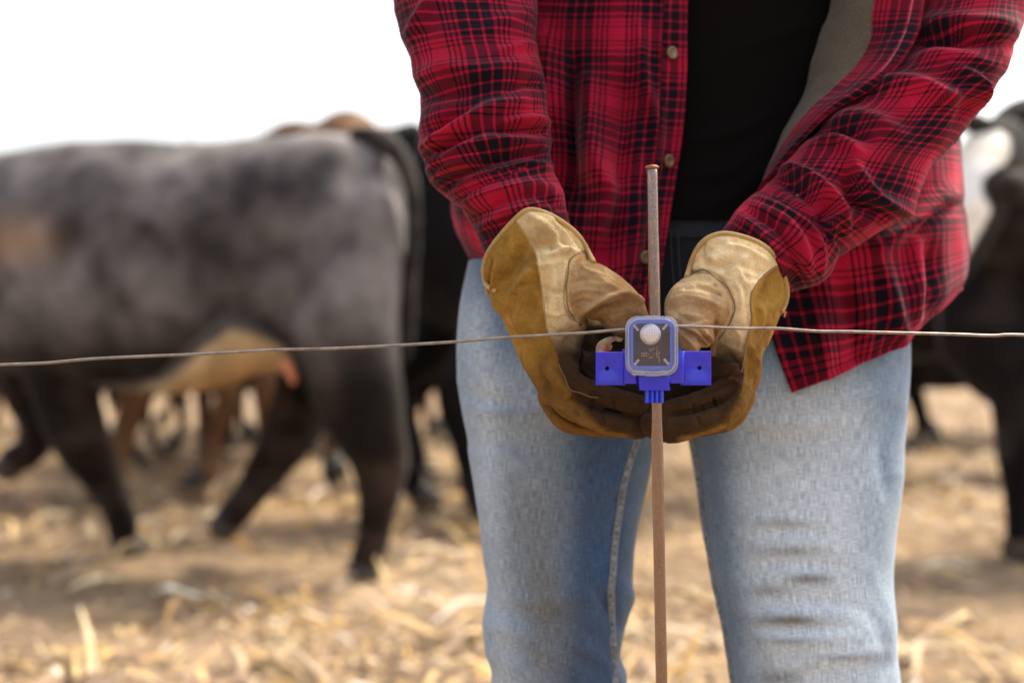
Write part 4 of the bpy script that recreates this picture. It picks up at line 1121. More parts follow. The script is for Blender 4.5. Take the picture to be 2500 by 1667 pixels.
def glove_left():
    mb = MB()
    rim = [(1178, 682, 1.238), (1187, 612, 1.222), (1219, 572, 1.212), (1252, 533, 1.204), (1293, 507, 1.200), (1354, 528, 1.204), (1412, 570, 1.212), (1449, 634, 1.226), (1432, 660, 1.262), (1370, 650, 1.284), (1290, 650, 1.288), (1215, 690, 1.268)]
    r1 = [(1186, 704, 1.236), (1200, 640, 1.214), (1240, 605, 1.203), (1275, 570, 1.196), (1320, 548, 1.191), (1370, 565, 1.196), (1415, 605, 1.206), (1446, 652, 1.222), (1430, 690, 1.255), (1370, 690, 1.275), (1290, 700, 1.278), (1220, 715, 1.262)]
    r2 = [(1208, 716, 1.232), (1222, 690, 1.214), (1258, 668, 1.199), (1300, 650, 1.190), (1345, 640, 1.185), (1385, 640, 1.188), (1425, 652, 1.198), (1450, 670, 1.218), (1440, 710, 1.248), (1380, 730, 1.265), (1300, 740, 1.266), (1235, 735, 1.254)]
    r3 = [(1217, 752, 1.230), (1236, 745, 1.212), (1268, 738, 1.199), (1305, 732, 1.190), (1345, 728, 1.185), (1382, 726, 1.186), (1420, 726, 1.196), (1450, 735, 1.214), (1440, 765, 1.24), (1380, 780, 1.256), (1310, 785, 1.256), (1245, 775, 1.248)]
    r4 = [(1240, 812, 1.228), (1256, 808, 1.210), (1283, 805, 1.197), (1315, 802, 1.190), (1348, 800, 1.187), (1380, 798, 1.190), (1412, 798, 1.200), (1432, 802, 1.216), (1424, 820, 1.24), (1380, 835, 1.254), (1320, 838, 1.254), (1265, 828, 1.246)]
    r5 = [(1270, 882, 1.226), (1284, 878, 1.208), (1306, 875, 1.195), (1330, 872, 1.188), (1355, 868, 1.185), (1378, 866, 1.188), (1398, 866, 1.198), (1410, 870, 1.214), (1404, 885, 1.236), (1375, 895, 1.25), (1330, 896, 1.25), (1290, 890, 1.242)]
    r6 = [(1305, 944, 1.224), (1316, 940, 1.206), (1334, 936, 1.192), (1354, 930, 1.184), (1374, 922, 1.181), (1393, 914, 1.184), (1408, 910, 1.194), (1418, 912, 1.212), (1412, 925, 1.234), (1385, 940, 1.248), (1350, 950, 1.248), (1320, 950, 1.24)]
    r7 = [(1342, 1000, 1.222), (1350, 996, 1.204), (1364, 988, 1.190), (1380, 978, 1.182), (1396, 966, 1.180), (1412, 955, 1.184), (1424, 948, 1.194), (1430, 950, 1.21), (1424, 962, 1.232), (1402, 982, 1.244), (1376, 998, 1.244), (1354, 1004, 1.236)]
    ring_body(mb, [rim, r1, r2, r3, r4, r5, r6, r7], 0, 70)
    # fingers sweeping under and in
    ptube(mb, [(1376, 885, 1.196, 26), (1394, 925, 1.192, 28), (1430, 951, 1.189, 28), (1475, 967, 1.188, 27), (1520, 977, 1.188, 27), (1560, 990, 1.190, 27)], 20)
    ptube(mb, [(1352, 950, 1.200, 30), (1378, 984, 1.195, 31), (1415, 1008, 1.192, 30), (1465, 1027, 1.192, 29), (1515, 1039, 1.192, 29), (1560, 1047, 1.194, 27)], 20)
    ptube(mb, [(1340, 968, 1.222, 30), (1380, 1020, 1.222, 32), (1430, 1034, 1.220, 31), (1480, 1038, 1.220, 30), (1535, 1042, 1.22, 27)], 20)
    ptube(mb, [(1350, 960, 1.245, 32), (1400, 1005, 1.248, 32), (1460, 1015, 1.248, 30), (1510, 1020, 1.246, 26)], 20)
    # palm floor behind the hollow
    ptube(mb, [(1385, 880, 1.246, 44), (1440, 910, 1.252, 56), (1510, 935, 1.252, 58), (1570, 950, 1.246, 55)], 20)
    ptube(mb, [(1395, 800, 1.246, 50), (1430, 850, 1.258, 46), (1500, 885, 1.262, 42)], 20)
    ptube(mb, [(1400, 760, 1.246, 50), (1450, 805, 1.262, 48), (1520, 830, 1.266, 48), (1570, 850, 1.268, 40)], 20)
    # thumb: thenar mass, shaft, tip turned down behind the case
    ptube(mb, [(1400, 705, 1.218, 70), (1440, 710, 1.206, 72), (1490, 732, 1.198, 62), (1528, 756, 1.194, 50), (1550, 782, 1.194, 38)], 22)
    ptube(mb, [(1500, 770, 1.200, 40), (1530, 790, 1.196, 36), (1552, 800, 1.198, 30)], 20)
    V, Fc = remesh(mb, 0.0012, 4, .5)
    N = vnormals(V, Fc)
    x, y, D = PR(V)
    fr = np.clip(-(N @ FWD) * 1.5 + .3, 0, 1)
    R = [([(1413, 622), (1395, 636), (1385, 674), (1381, 735), (1394, 770), (1425, 796)], 4, -.0022), ([(1404, 640), (1396, 680), (1394, 735), (1408, 768)], 7, .0012),
         ([(1409, 786), (1432, 756), (1475, 733), (1527, 720), (1565, 735)], 8, .0045), ([(1430, 778), (1470, 757), (1520, 740)], 11, -.0060), ([(1450, 792), (1478, 772), (1510, 760)], 8, -.003),
         ([(1281, 572), (1309, 620), (1318, 664), (1326, 725), (1335, 798), (1348, 830), (1361, 868), (1366, 894), (1374, 920), (1393, 952)], 4, .0012), ([(1290, 572), (1316, 620), (1325, 664), (1333, 725), (1342, 798)], 4, -.0010),
         ([(1368, 895), (1400, 925), (1440, 957), (1500, 975)], 3, -.0010),
         ([(1212, 640), (1215, 680), (1216, 720), (1224, 760)], 8, .0060), ([(1199, 640), (1198, 680), (1201, 705)], 7, -.0060), ([(1240, 750), (1275, 690), (1310, 655)], 16, .0055), ([(1235, 700), (1258, 640), (1280, 600)], 16, -.0048), ([(1262, 800), (1275, 745), (1300, 700)], 10, .0028), ([(1290, 830), (1300, 760), (1312, 720)], 8, -.0015),
         ([(1270, 850), (1300, 900), (1325, 950), (1335, 980)], 8, .0030), ([(1290, 850), (1320, 910), (1345, 960)], 8, -.0028), ([(1335, 860), (1345, 900), (1365, 935)], 8, .0018),
         ([(1330, 978), (1372, 996), (1403, 1018), (1434, 1036), (1474, 1053)], 6, .0028), ([(1332, 990), (1370, 1010), (1405, 1033), (1450, 1052)], 6, -.0030),
         ([(1400, 850), (1420, 875), (1400, 900)], 10, .0025), ([(1380, 840), (1400, 820), (1430, 812)], 8, -.003), ([(1360, 540), (1395, 575), (1425, 615)], 6, -.0030), ([(1300, 530), (1340, 560), (1365, 600), (1390, 615)], 9, .0030), ([(1320, 520), (1365, 555), (1400, 600)], 7, .0020), ([(1290, 590), (1330, 600), (1375, 590)], 12, -.0030), ([(1340, 620), (1380, 612), (1410, 612)], 8, .0026), ([(1340, 640), (1350, 700), (1345, 780)], 9, .0018), ([(1360, 660), (1365, 730), (1372, 780)], 6, -.0010),
         ([(1440, 660), (1480, 690), (1530, 715)], 6, .0010), ([(1430, 700), (1470, 715), (1500, 712)], 7, -.0012), ([(1420, 672), (1460, 690), (1500, 700)], 5, .0010), ([(1462, 800), (1480, 782), (1500, 790)], 4, -.0012), ([(1395, 690), (1430, 680), (1470, 690)], 5, -.0014), ([(1392, 720), (1425, 708), (1465, 712), (1500, 726)], 5, .0014), ([(1396, 745), (1420, 735), (1450, 736)], 4, -.0014), ([(1420, 650), (1440, 665), (1470, 672)], 4, .0014), ([(1340, 560), (1352, 590), (1345, 615)], 6, -.0016), ([(1370, 575), (1385, 600), (1400, 612)], 5, -.0014), ([(1296, 640), (1330, 648), (1360, 640)], 6, .0015), ([(1330, 700), (1352, 715), (1375, 712)], 5, -.0014), ([(1335, 760), (1355, 770), (1378, 765)], 5, .0014), ([(1345, 800), (1370, 812), (1395, 806)], 5, -.0015), ([(1240, 790), (1265, 830), (1285, 880)], 5, -.0018), ([(1300, 880), (1318, 905), (1340, 925)], 5, .0018), ([(1440, 960), (1448, 985), (1440, 1000)], 4, -.0014), ([(1495, 968), (1502, 990), (1497, 1004)], 4, -.0014), ([(1405, 1000), (1412, 1020)], 4, -.0014), ([(1470, 1008), (1478, 1035)], 4, -.0014),
         ([(1460, 962), (1475, 975), (1470, 990)], 4, -.0008), ([(1500, 965), (1510, 985)], 5, -.0009), ([(1520, 1020), (1530, 1050)], 6, -.0012), ([(1385, 955), (1403, 965), (1434, 981), (1474, 997), (1515, 1009), (1550, 1018)], 6, -.0016), ([(1362, 900), (1380, 935), (1410, 955)], 5, -.0016), ([(1425, 905), (1445, 925), (1480, 940), (1520, 945)], 8, .0014), ([(1440, 1045), (1500, 1058), (1545, 1066)], 6, -.002)]
    R = [(a, w, m * (1.7 if abs(m) > .0013 else 1.2)) for a, w, m in R]
    d = ridges(x, y, R) * fr + 0.0012 * noise(V, 34, 5, 2) + 0.00035 * noise(V, 330, 6, 3) - 0.0005 * np.maximum(0, .12 - np.abs(noise(V * np.array([1, 1, 1.8]), 60, 61, 2))) * 8
    V = V + N * d[:, None]
    N = vnormals(V, Fc)
    x, y, D = PR(V)
    nz = noise(V, 55, 3, 4); nf = noise(V, 200, 8, 3)
    edge = [(1252, 520), (1260, 539), (1281, 572), (1309, 619), (1317, 664), (1325, 725), (1334, 798), (1346, 827), (1360, 866), (1366, 900), (1376, 925), (1395, 955), (1425, 1000), (1450, 1030), (1490, 1052), (1540, 1062)]
    bx = interp_poly(y, edge)
    wd = 2.5 + 16 * sstep(930, 985, y)
    ok = sstep(1, -1, (x - bx + (1.5 + 10 * sstep(930, 985, y)) * nf) / wd)
    back = sstep(1.232, 1.244, D) * (y < 840) * ((x < 1390) | (y < 725))
    ok = np.maximum(ok, back)
    ok = np.maximum(ok, sstep(1042, 1052, y - 0.12 * (x - 1420)) * (x < 1520))
    kp = ok[:, None]
    pal = PALE * np.array([.92, .9, .84]) * (1 + 0.22 * nz[:, None] + .10 * nf[:, None])
    pt = (sstep(-.05, .45, noise(V, 38, 71, 4)) * .55)[:, None]; pal = pal * (1 - pt) + TAN * 1.1 * pt
    # tan staining on the thenar patch and thumb
    in_th = sstep(0, 10, x - interp_poly(y, [(1415, 610), (1395, 636), (1385, 674), (1381, 735), (1394, 770), (1430, 800)])) * (y > 612) * (y < 830)
    t = np.clip(in_th * (0.82 + 0.5 * nz) + in_th * sstep(1480, 1560, x) * .5, 0, 1)[:, None]
    pal = pal * (1 - t) + TAN * t
    blot = (sstep(0.35, 0.6, noise(V, 120, 15, 3)) * in_th * np.exp(-((x - 1420) / 60) ** 2 - ((y - 680) / 50) ** 2))[:, None] * .75
    pal = pal * (1 - blot) + np.array((.14, .07, .045)) * blot
    sp1 = (np.exp(-((x - 1325) / 26) ** 2 - ((y - 570) / 22) ** 2) * .55)[:, None]
    pal = pal * (1 - sp1) + np.array((.34, .22, .09)) * sp1
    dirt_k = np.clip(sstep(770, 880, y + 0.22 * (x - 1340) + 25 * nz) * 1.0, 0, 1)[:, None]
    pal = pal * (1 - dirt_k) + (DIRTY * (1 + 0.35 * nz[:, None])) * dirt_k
    och = OCHRE * (1 + 0.30 * nz[:, None] + 0.22 * nf[:, None])
    ob = (sstep(-.1, .5, noise(V, 26, 91, 3)) * .65)[:, None]; och = och * (1 - ob) + np.array((.12, .050, .008)) * ob
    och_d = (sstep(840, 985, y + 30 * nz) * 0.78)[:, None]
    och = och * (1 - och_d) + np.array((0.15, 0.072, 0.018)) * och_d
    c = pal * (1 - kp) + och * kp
    inner_shade = ((x > 1392) * sstep(785, 800, y) * sstep(1.212, 1.228, D))[:, None]  # shade of the cupped hollow painted into the leather colour
    c = c * (1 - inner_shade) + SHADE_DARK * 0.6 * inner_shade
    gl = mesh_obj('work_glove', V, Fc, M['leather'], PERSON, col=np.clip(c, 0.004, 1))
    bead_from(V, N, [(1209, 715), (1189, 705), (1179, 690), (1174, 660), (1178, 635), (1189, 608), (1219, 569), (1252, 529), (1273, 511), (1293, 503), (1320, 508), (1356, 524), (1386, 546), (1415, 567), (1438, 602), (1452, 636)], .0022, 'rim_binding', M['bead'], gl, lift=.0002, maxD=1.27)
    bead_from(V, N, [(1413, 622), (1395, 636), (1385, 674), (1381, 735), (1394, 770), (1425, 796)], .00045, 'thumb_seam', M['thread'], gl, lift=.0002)
    bead_from(V, N, [(1362, 885), (1372, 915), (1392, 945), (1425, 967), (1460, 975)], .0004, 'finger_seam', M['thread'], gl, lift=.0002)
    bead_from(V, N, [(1262, 545), (1281, 572), (1309, 620), (1318, 664), (1326, 725), (1335, 798), (1346, 825)], .0004, 'palm_seam', M['bead'], gl, lift=.0002)
    m2 = MB()
    for q in ([(1189, 703, 1.228), (1187, 712, 1.226), (1190, 722, 1.226)], [(1189, 703, 1.228), (1192, 712, 1.226), (1191, 718, 1.224)]):
        V_, f, _ = grid_piece(tube_ring(on_surface(q), .0008, 6, 3), True, caps=True); m2.add(V_, f)
    m2.build('loose_thread', M['bead'], gl)
    # pale red-flecked scrap held in the hollow
    m2 = MB(); ptube(m2, [(1470, 858, 1.204, 15), (1478, 842, 1.200, 21), (1490, 830, 1.199, 19), (1512, 824, 1.202, 11)], 20, 8, flat=.35)
    V_ = m2.verts(); V_ = V_ + 0.0012 * noise(V_, 130, 9, 2)[:, None]
    kk = sstep(.0, .5, noise(V_, 160, 3, 2))[:, None]
    tag(mesh_obj('cloth_scrap', V_, m2.F, M['leather'], None, col=np.array((.55, .46, .36)) * (1 - kk) + np.array((.45, .12, .09)) * kk), "small off white scrap with red flecks inside the left cupped glove", "scrap")
    return gl

def glove_right():
    mb = MB()
    rim = [(1680, 668, 1.222), (1684, 632, 1.212), (1702, 598, 1.206), (1735, 572, 1.202), (1775, 566, 1.201), (1830, 580, 1.204), (1878, 604, 1.210), (1907, 645, 1.220), (1924, 705, 1.240), (1900, 720, 1.268), (1820, 690, 1.284), (1730, 680, 1.268)]
    r1 = [(1684, 680, 1.220), (1698, 648, 1.207), (1722, 625, 1.199), (1752, 610, 1.195), (1790, 608, 1.194), (1835, 622, 1.198), (1875, 648, 1.206), (1903, 690, 1.219), (1918, 742, 1.238), (1890, 760, 1.264), (1820, 730, 1.276), (1735, 710, 1.262)]
    r2 = [(1690, 700, 1.218), (1712, 682, 1.202), (1742, 670, 1.192), (1772, 666, 1.187), (1805, 670, 1.186), (1835, 684, 1.190), (1865, 712, 1.200), (1890, 752, 1.216), (1902, 786, 1.236), (1872, 792, 1.258), (1810, 770, 1.266), (1740, 745, 1.256)]
    r3 = [(1706, 750, 1.218), (1725, 742, 1.202), (1752, 738, 1.192), (1780, 738, 1.187), (1808, 744, 1.187), (1833, 758, 1.192), (1855, 782, 1.202), (1876, 812, 1.216), (1882, 832, 1.234), (1855, 835, 1.254), (1805, 820, 1.262), (1745, 795, 1.254)]
    r4 = [(1728, 815, 1.218), (1742, 806, 1.204), (1764, 802, 1.195), (1786, 802, 1.190), (1808, 808, 1.189), (1828, 820, 1.193), (1845, 838, 1.202), (1858, 858, 1.214), (1860, 872, 1.232), (1838, 878, 1.25), (1796, 866, 1.256), (1750, 842, 1.25)]
    r5 = [(1735, 880, 1.216), (1748, 872, 1.204), (1768, 868, 1.196), (1788, 868, 1.190), (1808, 874, 1.188), (1828, 884, 1.192), (1845, 900, 1.202), (1856, 915, 1.214), (1856, 930, 1.232), (1836, 934, 1.248), (1798, 924, 1.252), (1755, 902, 1.246)]
    r6 = [(1735, 930, 1.214), (1748, 924, 1.200), (1764, 922, 1.190), (1782, 926, 1.184), (1798, 934, 1.183), (1812, 946, 1.187), (1824, 960, 1.198), (1830, 974, 1.212), (1826, 984, 1.23), (1808, 986, 1.244), (1776, 974, 1.248), (1745, 952, 1.242)]
    ring_body(mb, [rim, r1, r2, r3, r4, r5, r6], 0, 60)
    ptube(mb, [(1790, 905, 1.200, 26), (1778, 940, 1.196, 26), (1735, 966, 1.192, 25), (1690, 982, 1.190, 24), (1650, 994, 1.190, 24), (1612, 1004, 1.191, 25)], 20)
    ptube(mb, [(1806, 945, 1.200, 34), (1784, 990, 1.196, 39), (1738, 1018, 1.193, 39), (1690, 1032, 1.192, 37), (1640, 1044, 1.192, 38), (1592, 1032, 1.190, 36)], 22)
    ptube(mb, [(1812, 965, 1.226, 34), (1780, 1012, 1.226, 36), (1730, 1030, 1.224, 34), (1675, 1038, 1.222, 32)], 20)
    ptube(mb, [(1800, 960, 1.248, 34), (1750, 1000, 1.25, 34), (1690, 1010, 1.248, 32)], 20)
    ptube(mb, [(1780, 900, 1.246, 46), (1720, 925, 1.252, 54), (1650, 940, 1.252, 56), (1590, 950, 1.246, 52)], 20)
    ptube(mb, [(1775, 820, 1.246, 50), (1750, 860, 1.256, 46), (1690, 885, 1.260, 40)], 20)
    # thumb
    ptube(mb, [(1745, 735, 1.216, 52), (1716, 738, 1.206, 76), (1690, 752, 1.198, 70), (1680, 785, 1.192, 56)], 22)
    ptube(mb, [(1690, 780, 1.190, 50), (1692, 815, 1.182, 44), (1688, 832, 1.180, 31)], 20)
    ptube(mb, [(1700, 800, 1.190, 44), (1716, 822, 1.186, 30)], 20)
    V, Fc = remesh(mb, 0.0012, 4, .5)
    N = vnormals(V, Fc)
    x, y, D = PR(V)
    fr = np.clip(-(N @ FWD) * 1.5 + .3, 0, 1)
    R = [([(1680, 669), (1700, 662), (1725, 663), (1759, 683), (1784, 719), (1791, 754), (1780, 785), (1751, 826)], 4, -.0022), ([(1690, 674), (1725, 673), (1752, 692), (1774, 724), (1780, 754)], 7, .0012),
         ([(1657, 801), (1675, 812), (1700, 822), (1720, 845)], 5, -.0028), ([(1700, 800), (1718, 816), (1736, 838)], 5, -.0026), ([(1712, 808), (1730, 822), (1740, 836)], 6, .002), ([(1665, 815), (1685, 835), (1700, 855)], 6, .0016),
         ([(1640, 732), (1680, 722), (1730, 735), (1765, 750)], 7, .0018), ([(1635, 755), (1690, 745), (1750, 768)], 7, -.0016), ([(1640, 775), (1690, 770), (1740, 790)], 8, .0014), ([(1650, 705), (1700, 695), (1740, 705)], 7, .0010), ([(1625, 745), (1640, 720), (1662, 700)], 8, -.0012),
         ([(1700, 640), (1745, 600), (1800, 595), (1860, 618)], 7, -.0016), ([(1765, 590), (1820, 610), (1870, 640)], 8, .0028), ([(1720, 640), (1760, 650), (1800, 632)], 10, -.0032), ([(1790, 640), (1830, 655), (1862, 668)], 8, -.0016), ([(1740, 625), (1735, 640)], 9, .0016), ([(1815, 690), (1805, 640), (1830, 625)], 7, .0015),
         ([(1903, 644), (1880, 662), (1859, 679), (1836, 711), (1832, 740), (1837, 783), (1825, 819), (1814, 883), (1815, 911), (1795, 955), (1765, 972)], 4, .0013), ([(1896, 650), (1850, 690), (1826, 715), (1822, 745), (1828, 783), (1816, 819), (1804, 883)], 4, -.0010),
         ([(1850, 740), (1870, 710), (1890, 670)], 9, -.0040), ([(1868, 760), (1892, 730), (1905, 690)], 7, .0030), ([(1846, 800), (1856, 770), (1850, 740)], 8, .0030), ([(1900, 760), (1880, 790), (1862, 840)], 8, -.002), ([(1836, 850), (1846, 890), (1840, 930)], 6, .0028), ([(1826, 850), (1834, 890), (1828, 930)], 5, -.0022), ([(1850, 850), (1840, 880), (1848, 910)], 5, -.0016),
         ([(1760, 900), (1785, 895), (1806, 890)], 7, .0020), ([(1750, 925), (1780, 915), (1805, 920)], 6, -.0020), ([(1700, 700), (1735, 708), (1765, 725)], 5, -.0015), ([(1660, 712), (1700, 716), (1730, 722)], 4, .0015), ([(1650, 768), (1690, 782), (1730, 776)], 5, -.0016), ([(1795, 690), (1808, 720), (1806, 760)], 6, .0018), ([(1806, 650), (1826, 676), (1850, 682)], 6, -.0016), ([(1790, 800), (1806, 820), (1808, 850)], 5, .0016), ([(1770, 860), (1795, 880)], 5, -.0016), ([(1720, 590), (1712, 620), (1720, 650)], 5, -.0014), ([(1690, 985), (1696, 1004)], 4, -.0014), ([(1740, 968), (1750, 992)], 4, -.0014), ([(1700, 1015), (1712, 1045)], 5, -.0014), ([(1700, 965), (1740, 950), (1790, 930)], 5, -.0014), ([(1755, 850), (1790, 870), (1808, 895)], 8, -.0020), ([(1760, 835), (1790, 850), (1812, 860)], 6, .0015),
         ([(1634, 1012), (1680, 1006), (1723, 992), (1765, 975), (1796, 955)], 4, -.0022), ([(1610, 990), (1620, 1010), (1618, 1040)], 6, -.0010), ([(1575, 1000), (1590, 1010), (1610, 1010)], 5, -.0012), ([(1666, 1066), (1720, 1056), (1770, 1032)], 5, -.0018), ([(1625, 1013), (1680, 1007), (1723, 993), (1768, 972), (1800, 945)], 6, -.0014), ([(1560, 1000), (1553, 1030), (1562, 1060)], 5, -.002), ([(1740, 935), (1775, 925), (1800, 905)], 6, .0018)]
    R = [(a, w, m * (1.7 if abs(m) > .0013 else 1.2)) for a, w, m in R]
    d = ridges(x, y, R) * fr + 0.0012 * noise(V, 34, 15, 2) + 0.00035 * noise(V, 330, 16, 3) - 0.0005 * np.maximum(0, .12 - np.abs(noise(V * np.array([1, 1, 1.8]), 60, 71, 2))) * 8
    V = V + N * d[:, None]
    N = vnormals(V, Fc)
    x, y, D = PR(V)
    nz = noise(V, 55, 33, 4); nf = noise(V, 200, 38, 3)
    edge = [(1935, 620), (1903, 644), (1859, 679), (1834, 711), (1830, 740), (1835, 783), (1823, 819), (1814, 883), (1818, 915), (1812, 950), (1800, 990), (1770, 1030), (1720, 1052), (1660, 1066)]
    bx = interp_poly(y, edge)
    wd = 2.5 + 14 * sstep(940, 990, y)
    ok = sstep(-1, 1, (x - bx + (1.5 + 8 * sstep(940, 990, y)) * nf) / wd)
    ok = np.maximum(ok, sstep(1.232, 1.244, D) * (y < 840) * ((x > 1790) | (y < 740)))
    ok = np.maximum(ok, sstep(1052, 1060, y + 0.16 * (x - 1700)) * (x > 1665) * sstep(1.195, 1.205, D))
    kp = ok[:, None]
    pal = PALE * 1.08 * (1 + 0.2 * nz[:, None] + .10 * nf[:, None])
    pt = (sstep(-.05, .45, noise(V, 38, 79, 4)) * .50)[:, None]; pal = pal * (1 - pt) + TAN * 1.1 * pt
    bxs = interp_poly(y, [(1700, 655), (1759, 683), (1784, 719), (1791, 754), (1780, 785), (1751, 826)])
    in_th = sstep(0, 8, bxs - x) * (y > 660) * (y < 870)
    t = np.clip(in_th * (0.6 + 0.55 * nz + .35 * sstep(700, 850, y)), 0, 1)[:, None]
    pal = pal * (1 - t) + TAN * 1.1 * t
    for cx, cy, s, a in ((1746, 695, 5, .6), (1757, 718, 7, .6), (1735, 730, 22, .35), (1708, 830, 14, .4), (1660, 800, 22, .35)):
        q = (a * np.exp(-((x - cx) / s) ** 2 - ((y - cy) / (s * .8)) ** 2))[:, None]
        pal = pal * (1 - q) + np.array((.17, .12, .09)) * q
    dk = np.clip(sstep(800, 880, y - 0.12 * (x - 1790) + 22 * nz) * (1 - in_th), 0, 1)[:, None]
    pal = pal * (1 - dk) + (DIRTY * 1.05 * (1 + 0.35 * nz[:, None])) * dk
    och = OCHRE * 1.1 * (1 + 0.30 * nz[:, None] + 0.22 * nf[:, None])
    ob = (sstep(-.1, .5, noise(V, 26, 97, 3)) * .65)[:, None]; och = och * (1 - ob) + np.array((.12, .050, .008)) * ob
    od = (sstep(840, 985, y + 25 * nz) * .72)[:, None]
    och = och * (1 - od) + np.array((0.15, 0.072, 0.018)) * od
    c = pal * (1 - kp) + och * kp
    inner_shade = ((x < 1775) * sstep(800, 815, y) * sstep(1.212, 1.228, D))[:, None]  # palm side of the hollow darkened with painted shade
    c = c * (1 - inner_shade) + SHADE_DARK * 0.6 * inner_shade
    gl = mesh_obj('work_glove', V, Fc, M['leather'], PERSON, col=np.clip(c, 0.004, 1))
    bead_from(V, N, [(1678, 669), (1681, 640), (1698, 601), (1730, 572), (1768, 564), (1812, 572), (1866, 594), (1901, 628), (1919, 669), (1928, 711), (1923, 745), (1912, 762)], .0024, 'rim_binding', M['bead'], gl, lift=.0002, maxD=1.27)
    bead_from(V, N, [(1682, 668), (1700, 662), (1725, 663), (1759, 683), (1784, 719), (1791, 754), (1780, 785), (1751, 826)], .00045, 'thumb_seam', M['thread'], gl, lift=.0002)
    bead_from(V, N, [(1898, 648), (1859, 680), (1834, 711), (1830, 740), (1835, 783), (1823, 819), (1814, 883), (1814, 908)], .0005, 'palm_seam', M['thread'], gl, lift=.0002)
    m2 = MB()
    for q in ([(1912, 758, 1.235), (1916, 768, 1.234), (1914, 774, 1.234)], [(1910, 760, 1.235), (1906, 768, 1.234)], [(1912, 758, 1.235), (1920, 764, 1.234)]):
        V_, f, _ = grid_piece(tube_ring(on_surface(q), .0008, 6, 3), True, caps=True); m2.add(V_, f)
    m2.build('loose_thread', M['bead'], gl)
    return gl
gl1 = glove_left(); gl2 = glove_right()

# ------------------------------------------------------------------ rod
RD = 1.158
rod_root = empty('fence_post', tuple(P(1615, 3300, RD) * np.array([1, 1, 0])))
tag(rod_root, "thin copper brown metal rod standing upright between the gloved hands", "fence post")
top = P(1592, 408, RD); bot = P(1615.3, 1667, RD)
dv = (bot - top) / (top[2] - bot[2]); end = top + dv * (top[2] + 0.15)
mb = MB(); V, f, _ = grid_piece(tube_ring([top, top + (end - top) * .33, top + (end - top) * .66, end], .00475, 28, 30), True, caps=True); mb.add(V, f)
mb.build('rod', M['rod'], rod_root)
mb = MB()
Gb = lathe([(.0001, .0012), (.0035, .0013), (.0052, .0008), (.0056, -.0004), (.0053, -.0012), (.0047, -.0016)], top, UP, 32)
Gb = Gb + 0.0004 * noise(Gb, 500, 3, 2)[..., None]
V, f, _ = grid_piece(Gb, True, caps=True); mb.add(V, f); mb.build('burred_top', M['rod_cap'], rod_root)

# ------------------------------------------------------------------ wire
wl = [(-900, 925, 1.20), (-300, 903, 1.18), (0, 889, 1.17), (110, 885, 1.168), (213, 878, 1.165), (330, 871, 1.163), (468, 866, 1.16), (560, 861, 1.158), (680, 854, 1.156), (790, 851, 1.154), (914, 845, 1.152), (1020, 840, 1.15), (1127, 834, 1.149), (1240, 825, 1.147), (1340, 818, 1.145), (1430, 813, 1.144), (1520, 806, 1.143), (1560, 803, 1.143),
      (1600, 800, 1.143), (1655, 795.5, 1.143), (1720, 797, 1.143), (1807, 800, 1.145), (1900, 804, 1.147), (1990, 808, 1.148), (2073, 811, 1.15), (2200, 813, 1.152), (2338, 816, 1.155), (2420, 819, 1.156), (2500, 819, 1.158), (2800, 835, 1.165), (3400, 865, 1.185)]
mb = MB()
wp = np.array([P(*q) for q in wl]); wp[:, 2] += np.array([random.gauss(0, .0003) for _ in wl])
V, f, _ = grid_piece(tube_ring(wp, .00125, 12, 12), True, caps=True); mb.add(V, f)
tag(mb.build('fence_wire', M['wire']), "slightly kinked grey fence wire stretched across in front of the man", "wire")

# ------------------------------------------------------------------ sensor on its blue clip
DD = 1.126
dev = empty('fence_sensor', tuple(P(1592, 845, DD)))
tag(dev, "small clear lidded sensor box on a blue plastic bracket clipped to the rod", "sensor")
def DL(x, y, d):
    """device plane point: px at reference depth, d metres behind the front plane"""
    x = np.asarray(x, float); y = np.asarray(y, float)
    return P(x, y, np.full(x.shape, DD)) + np.asarray(d, float)[..., None] * FWD if np.ndim(d) else P(x, y, np.full(x.shape, DD)) + d * FWD
def rrect(x0, y0, x1, y1, r, n=8):
    pts = []
    for cx, cy, a0 in ((x1 - r, y0 + r, -90), (x1 - r, y1 - r, 0), (x0 + r, y1 - r, 90), (x0 + r, y0 + r, 180)):
        for k in range(n + 1):
            a = math.radians(a0 + 90 * k / n)
            pts.append((cx + r * math.cos(a), cy + r * math.sin(a)))
    return np.array(pts)
def shrink(poly, k):
    c = poly.mean(0); v = poly - c
    ext = np.abs(v).max(0)
    return c + v * ((ext - k) / ext)
def solid(mb, poly, d0, d1, bev=0.0004, bpx=1.2):
    """rounded-edge prism; d0 front"""
    L = [(shrink(poly, bpx), d0), (shrink(poly, bpx * .3), d0 + bev * .3), (poly, d0 + bev), (poly, d1 - bev), (shrink(poly, bpx * .3), d1 - bev * .3), (shrink(poly, bpx), d1)]
    G = np.array([DL(p[:, 0], p[:, 1], d) for p, d in L])
    n = len(poly)
    V = G.reshape(-1, 3); f = grid_faces(len(L), n, True)
    f.append(tuple(range(n))[::-1]); f.append(tuple((len(L) - 1) * n + i for i in range(n)))
    mb.add(V, f)
def frame(mb, po, pi, d0, d1, bpx=1.2, bev=.0004):
    L = [(pi, d1), (pi, d0 + bev), (shrink(pi, -bpx * .7), d0), (shrink(po, bpx), d0), (shrink(po, bpx * .3), d0 + bev * .3), (po, d0 + bev), (po, d1)]
    G = np.array([DL(p[:, 0], p[:, 1], d) for p, d in L])
    G = np.concatenate([G, G[:1]], 0)
    mb.add(G.reshape(-1, 3), grid_faces(len(G), len(po), True))
def flat(o, ang=35):
    me = o.data
    me.polygons.foreach_set("use_smooth", [False] * len(me.polygons)); return o
